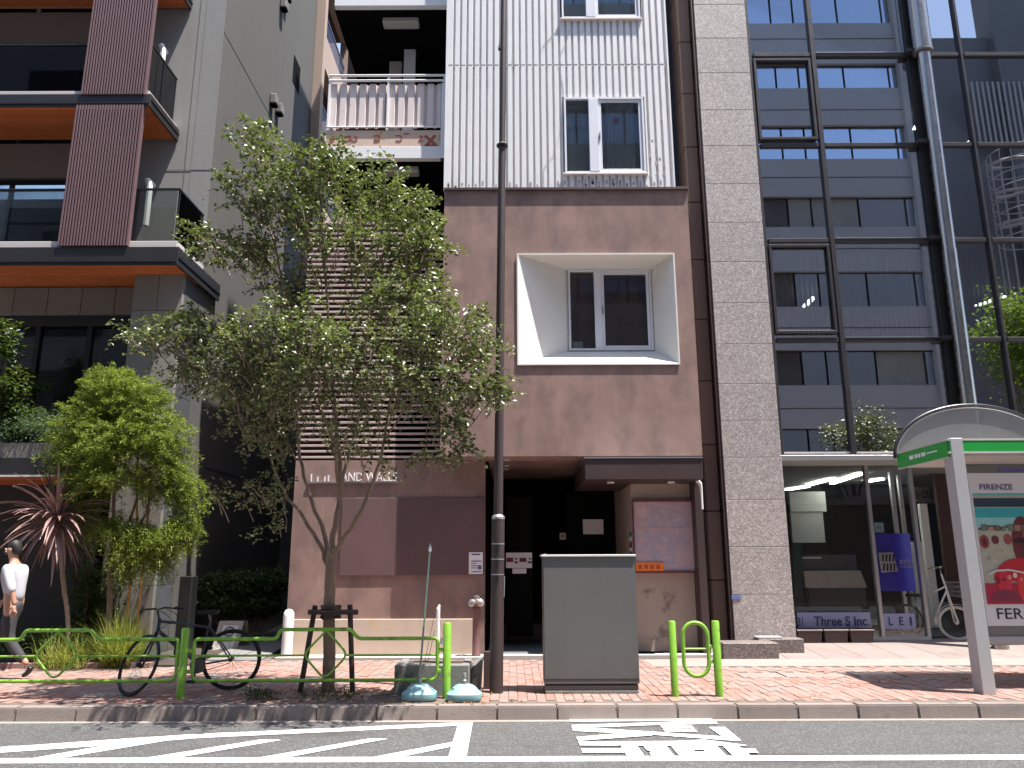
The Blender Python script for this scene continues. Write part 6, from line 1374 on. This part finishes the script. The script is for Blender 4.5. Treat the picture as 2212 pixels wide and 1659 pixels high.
for xa, xb in ((296, 294), (319, 326)): MB().tube([(X_(xa, 1125, Yt + .2), Yt + .2, .02), A(xa, 1118, Yt + .05), A(xb, 1000, Yt - .05)], .018, 8).build('cane', oc, st_)
# cordyline: rosette of long arching sword leaves
Yc2 = 11.9; cc = A(125, 1118, Yc2)
co = thing('cordyline', 'maroon spiky cordyline on a thin curved stem beside the walking person', 'plant', (X_(150, 1390, Yc2), Yc2, 0))
m = MB(); branch(m, [(X_(152, 1395, Yc2), Yc2, 0), A(146, 1330, Yc2), A(136, 1250, Yc2), cc], .03, .035, .004, 8, 5, 5); m.build('stem', pm('pale_stem', (.24, .17, .12), .8, var=.2), co, smooth=True)
N = NT('maroon_sword_leaf'); g_ = N.n('ShaderNodeNewGeometry'); pr_ = N.n('ShaderNodeBsdfPrincipled'); N.l(N.ramp(g_.outputs['Random Per Island'], [(0, (.085, .032, .036)), (.35, (.16, .075, .075)), (.7, (.29, .185, .165)), (1, (.36, .28, .22))]), pr_.inputs['Base Color']); pr_.inputs['Roughness'].default_value = .4; N.l(pr_.outputs[0], N.out.inputs[0]); M['sword'] = N.m
rr = random.Random(12); me_l = []
for i in range(150):
    az = rr.uniform(0, 2 * math.pi); el = R(rr.choice((rr.uniform(30, 88), rr.uniform(-10, 45), rr.uniform(-60, 10)))); Ln = rr.uniform(.65, .98); d = Vector((math.cos(az) * math.cos(el), math.sin(az) * math.cos(el), math.sin(el)))
    P = []; p = cc + Vector((0, 0, rr.uniform(-.15, .1))) + d * .03; dd = d.copy()
    for k in range(7): P.append(p.copy()); p = p + dd * Ln / 6; dd = (dd + Vector((0, 0, -.17 if el < 1.1 else -.04))).normalized()
    sd_ = d.cross(Vector((0, 0, 1))); sd_ = sd_.normalized() if sd_.length > .05 else Vector((1, 0, 0)); mm = MB(); W = [.014, .024, .028, .027, .022, .013, .001]
    v0 = 0
    for k in range(7): mm.v += [tuple(P[k] - sd_ * W[k]), tuple(P[k] + Vector((0, 0, -.008))), tuple(P[k] + sd_ * W[k])]
    for k in range(6):
        a = k * 3; mm.f += [(a, a + 1, a + 4, a + 3), (a + 1, a + 2, a + 5, a + 4)]; mm.m += [0, 0]
    mm.build('leaf', M['sword'], co)
# grass clump, juniper, shrubs, hedge
def tussock(name, label, c, n, Ln, mat, seed, spread=.16, cat='grass'):
    rr = random.Random(seed); mm = MB()
    for i in range(n):
        az = rr.uniform(0, 2 * math.pi); el = R(rr.uniform(35, 88)); l = Ln * rr.uniform(.6, 1.15); d = Vector((math.cos(az) * math.cos(el), math.sin(az) * math.cos(el), math.sin(el))); p = Vector(c) + Vector((rr.uniform(-spread, spread), rr.uniform(-spread, spread), 0)); sd_ = Vector((-math.sin(az), math.cos(az), 0)); b = len(mm.v)
        for k in range(6):
            w_ = .006 * (1 - k / 5.3); mm.v += [tuple(p - sd_ * w_), tuple(p + sd_ * w_)]; p = p + d * l / 5; d = (d + Vector((0, 0, -.22))).normalized()
        for k in range(5): a = b + k * 2; mm.f.append((a, a + 1, a + 3, a + 2)); mm.m.append(0)
    o = mm.build(name, mat); return tag(o, label, cat)
tussock('grass_clump', 'tall tufted yellow green grass clump behind the bicycle front wheel', (X_(265, 1395, 11.8), 11.8, .02), 900, .82, L_gr, 31, .2)
tussock('grass_clump', 'low wide grass clump behind the left end of the green rail', (X_(150, 1405, 11.7), 11.7, .02), 500, .5, L_gr, 32, .3)
def shrub(name, label, lobes, mat, n, size, wd, seed, cat='shrub', stems=True, **k):
    C = blob_centers(lobes, seed, .5); cx = C.mean(0); t = thing(name, label, cat, (cx[0], cx[1], 0)); leaves('foliage', C, n, (.06, .06, .05), size, wd, mat, t, seed, **k)
    m = MB(); rr = random.Random(seed)
    zb_s = max(0.0, C[:, 2].min() - .25)
    for i in range(0, len(C), max(1, len(C) // 14)): p = Vector(C[i]); m.tube([(cx[0] + (p.x - cx[0]) * .4, cx[1] + (p.y - cx[1]) * .4, zb_s), p], [.012, .005], 5)
    m.build('stem', M['bark'], t); return t
shrub('juniper', 'spreading blue green juniper on the entrance canopy planter', [(60, 925, 55, 28, 12.7, .35, 110), (120, 935, 50, 30, 12.6, .35, 100), (30, 940, 40, 20, 12.6, .3, 55), (100, 905, 40, 20, 12.9, .3, 50)], L_jun, 26, .09, .016, 41, droop=-.1, radial=1.0)
shrub('dark_shrub', 'dark leafy shrub in shade between the cordyline and the conifer trunk', [(195, 1260, 40, 60, 12.6, .35, 60), (190, 1340, 45, 50, 12.6, .35, 60), (225, 1310, 30, 60, 12.7, .3, 40)], L_dark, 22, .08, .03, 42)
shrub('dark_tree', 'dark overhanging foliage at the far left under the wood soffit', [(10, 740, 40, 50, 12.5, .35, 46), (5, 830, 50, 50, 12.5, .35, 50), (60, 830, 40, 30, 13.0, .3, 22), (20, 885, 45, 30, 12.6, .3, 46)], L_dark, 22, .10, .045, 43, cat='shrub')
shrub('low_shrub', 'low green ground shrub under the left end of the guard rail', [(110, 1385, 60, 22, 12.0, .3, 80), (40, 1390, 60, 20, 12.1, .3, 60), (200, 1390, 40, 22, 12.0, .3, 40)], L_dark, 22, .07, .02, 44)
shrub('hedge', 'trimmed dark green hedge filling the mouth of the alley', [(470, 1270, 50, 28, 14.5, .4, 130), (540, 1262, 55, 30, 14.6, .45, 150), (595, 1255, 30, 30, 14.8, .4, 90), (500, 1305, 70, 28, 14.4, .4, 130), (570, 1305, 40, 30, 14.6, .4, 80)], L_dark, 24, .075, .034, 45, cat='hedge')
# trees across the road that the office glass mirrors
def mirror_tree(label, px, py, Yv, rx, ry, seed, mat, hb):
    c = at(px, py, Yv); c.y = 2 * YGL - Yv; t = thing('mirrored_tree', label, 'tree', (c.x, c.y, 0), None)
    k = abs(at(px + 100, py, Yv).x - at(px, py, Yv).x) / 100; rg = np.random.default_rng(seed)
    m = MB(); branch(m, [(c.x, c.y, -.05), (c.x + .05, c.y, c.z * .45), (c.x, c.y, c.z)], .12, .03, .03, 8, 4, seed)
    for i in range(6): a = i; branch(m, [(c.x, c.y, c.z * .55), (c.x + rx * k * .4 * math.cos(a), c.y + .4 * math.sin(a), c.z * .85), (c.x + rx * k * .7 * math.cos(a), c.y + .8 * math.sin(a), c.z + ry * k * .3)], .04, .01, .02, 6, 3, i)
    m.build('trunk', M['bark'], t, smooth=True)
    d = rg.normal(0, 1, (hb, 3)); d /= np.linalg.norm(d, axis=1)[:, None]; C = np.array(c) + d * rg.uniform(0, 1, (hb, 1)) ** .5 * np.array((rx * k, rx * k, ry * k)); C += rg.normal(0, .12, C.shape)
    leaves('crown', C, 16, (.16, .16, .10), .13, .07, mat, t, seed, up=.5)
mirror_tree('dark round street tree mirrored low in the office glass left of the shelter arch', 1870, 945, 24.0, 80, 68, 51, L_, 170)
mirror_tree('bright lime leaved tree mirrored at the right edge of the office glass', 2215, 740, 20.0, 85, 140, 52, L_br, 330)
# ------------------------------------------------------------------ walking person
pe = thing('person', 'person in white shirt and dark trousers walking left behind the green rail', 'person', (X_(25, 1460, 10.75), 10.75, 0))
Yn = 10.75
def skin(name, joints, edges, mat, parent, sub=2, root=0):
    me = bpy.data.meshes.new(name); me.from_pydata([tuple(j[0]) for j in joints], edges, []); me.materials.append(mat)
    o = bpy.data.objects.new(name, me); COL.objects.link(o)
    s = o.modifiers.new('skin', 'SKIN'); s.use_smooth_shade = True
    sv = me.skin_vertices[0].data
    for i, j in enumerate(joints):
        sv[i].radius = (j[1], j[2] if len(j) > 2 else j[1]); sv[i].use_root = i == root
    b = o.modifiers.new('subsurf', 'SUBSURF'); b.levels = sub; b.render_levels = sub
    return adopt(o, parent)
S = lambda dx, dy, z: Vector((px0_ + dx, Yn + dy, z))
px0_ = X_(32, 1300, Yn)
skm = pm('skin_tone', (.42, .23, .16), .5, fine=.03, var=.06, bump=0); shm = pm('white_shirt', (.42, .42, .46), .8, fine=.03, var=.06, vs=6, bump=.15, bs=8); trm = pm('dark_trousers', (.035, .034, .038), .85, fine=.05, var=.12, bump=.1); hrm = pm('dark_hair', (.012, .011, .010), .6, fine=.1, bump=.3); som = pm('black_shoe', (.012, .011, .011), .4, fine=0)
# walking towards -X: right (near) arm swings back, near leg trails
J = [(S(0, 0, .95), .125, .10), (S(-.03, 0, 1.15), .12, .095), (S(-.06, 0, 1.36), .15, .10), (S(-.075, 0, 1.47), .06, .06), (S(-.10, 0, 1.56), .055, .055), (S(-.125, 0, 1.64), .085, .075), (S(-.125, 0, 1.72), .075, .07),
     (S(-.05, -.17, 1.41), .055), (S(.07, -.22, 1.16), .042), (S(.13, -.21, .93), .030), (S(-.06, .17, 1.41), .055), (S(-.10, .22, 1.14), .042), (S(-.28, .19, .98), .030),
     (S(.0, -.09, .90), .085), (S(.04, -.10, .50), .058), (S(.34, -.10, .17), .040), (S(.0, .09, .90), .085), (S(-.26, .10, .52), .058), (S(-.38, .10, .10), .040)]
E = [(0, 1), (1, 2), (2, 3), (3, 4), (4, 5), (5, 6), (2, 7), (7, 8), (8, 9), (2, 10), (10, 11), (11, 12), (0, 13), (13, 14), (14, 15), (0, 16), (16, 17), (17, 18)]
body = skin('body', J, E, skm, pe)
def hand(w_, d, side):
    f = [(w_, .028, .02), (w_ + d * .05, .034, .018), (w_ + d * .09, .034, .015)]; ed = [(0, 1), (1, 2)]
    for k, (o, l) in enumerate(((-.028, .07), (-.010, .08), (.010, .075), (.028, .06))):
        b = w_ + d * .085 + Vector((o, 0, 0)); i = len(f); f += [(b + d * .01, .009), (b + d * l * .55 + Vector((-.008, 0, 0)), .008), (b + d * l + Vector((-.022, 0, 0)), .007)]; ed += [(2, i), (i, i + 1), (i + 1, i + 2)]
    i = len(f); f += [(w_ + d * .04 + Vector((-.04, side * .01, 0)), .011), (w_ + d * .085 + Vector((-.06, side * .01, 0)), .009)]; ed += [(1, i), (i, i + 1)]
    return skin('hand', f, ed, skm, pe)
hand(S(.13, -.21, .94), Vector((.12, 0, -.99)), -1); hand(S(-.28, .19, .985), Vector((-.5, 0, -.86)), 1)
skin('shirt', [(S(0, 0, .93), .145, .125), (S(-.02, 0, 1.12), .145, .115), (S(-.06, 0, 1.34), .175, .12), (S(-.07, 0, 1.45), .085, .08), (S(-.05, -.17, 1.40), .08), (S(.06, -.22, 1.17), .062), (S(.09, -.222, 1.08), .058), (S(-.06, .17, 1.40), .08), (S(-.09, .22, 1.15), .062), (S(-.13, .218, 1.08), .058)], [(0, 1), (1, 2), (2, 3), (2, 4), (4, 5), (5, 6), (2, 7), (7, 8), (8, 9)], shm, pe)
skin('trousers', [(S(0, 0, 1.0), .13, .105), (S(0, 0, .93), .14, .11), (S(.01, -.075, .82), .10), (S(.04, -.10, .50), .075), (S(.30, -.10, .20), .06), (S(-.02, .075, .82), .10), (S(-.26, .10, .52), .075), (S(-.37, .10, .14), .06)], [(0, 1), (1, 2), (2, 3), (3, 4), (1, 5), (5, 6), (6, 7)], trm, pe, root=1)
skin('shoe', [(S(.40, -.10, .16), .045), (S(.36, -.10, .08), .045, .035), (S(.29, -.10, .03), .035, .025)], [(0, 1), (1, 2)], som, pe)
skin('shoe', [(S(-.36, .10, .07), .045), (S(-.46, .10, .05), .042, .03), (S(-.56, .10, .05), .035, .025)], [(0, 1), (1, 2)], som, pe)
skin('hair', [(S(-.055, 0, 1.575), .055, .062), (S(-.075, 0, 1.65), .082, .085), (S(-.10, 0, 1.72), .096, .092), (S(-.15, 0, 1.765), .075, .07)], [(0, 1), (1, 2), (2, 3)], hrm, pe)
fc_ = MB(); hx = S(-.125, 0, 1.655)
for s_ in (-1, 1):
    fc_.lathe([(.0, -.008), (.011, 0), (.0, .008)], hx + Vector((-.078, s_ * .03, .01)), 8)
fc_.build('eyes', M['paper'], pe)
MB().hexa([hx + Vector(v) for v in ((-.075, -.016, -.04), (-.105, -.012, -.035), (-.105, .012, -.035), (-.075, .016, -.04), (-.078, -.008, .01), (-.085, -.006, .01), (-.085, .006, .01), (-.078, .008, .01))]).build('nose', skm, pe, bev=.004)
MB().box(hx.x - .084, hx.x - .07, hx.y - .022, hx.y + .022, hx.z - .066, hx.z - .056).build('mouth', pm('lips', (.3, .1, .09), .5, fine=0), pe)
for s_ in (-1, 1): MB().lathe([(.0, -.01), (.03, -.004), (.03, .004), (.0, .01)], hx + Vector((.01, s_ * .082, -.005)), 10, axis=(0, 1, 0)).build('ear', skm, pe)
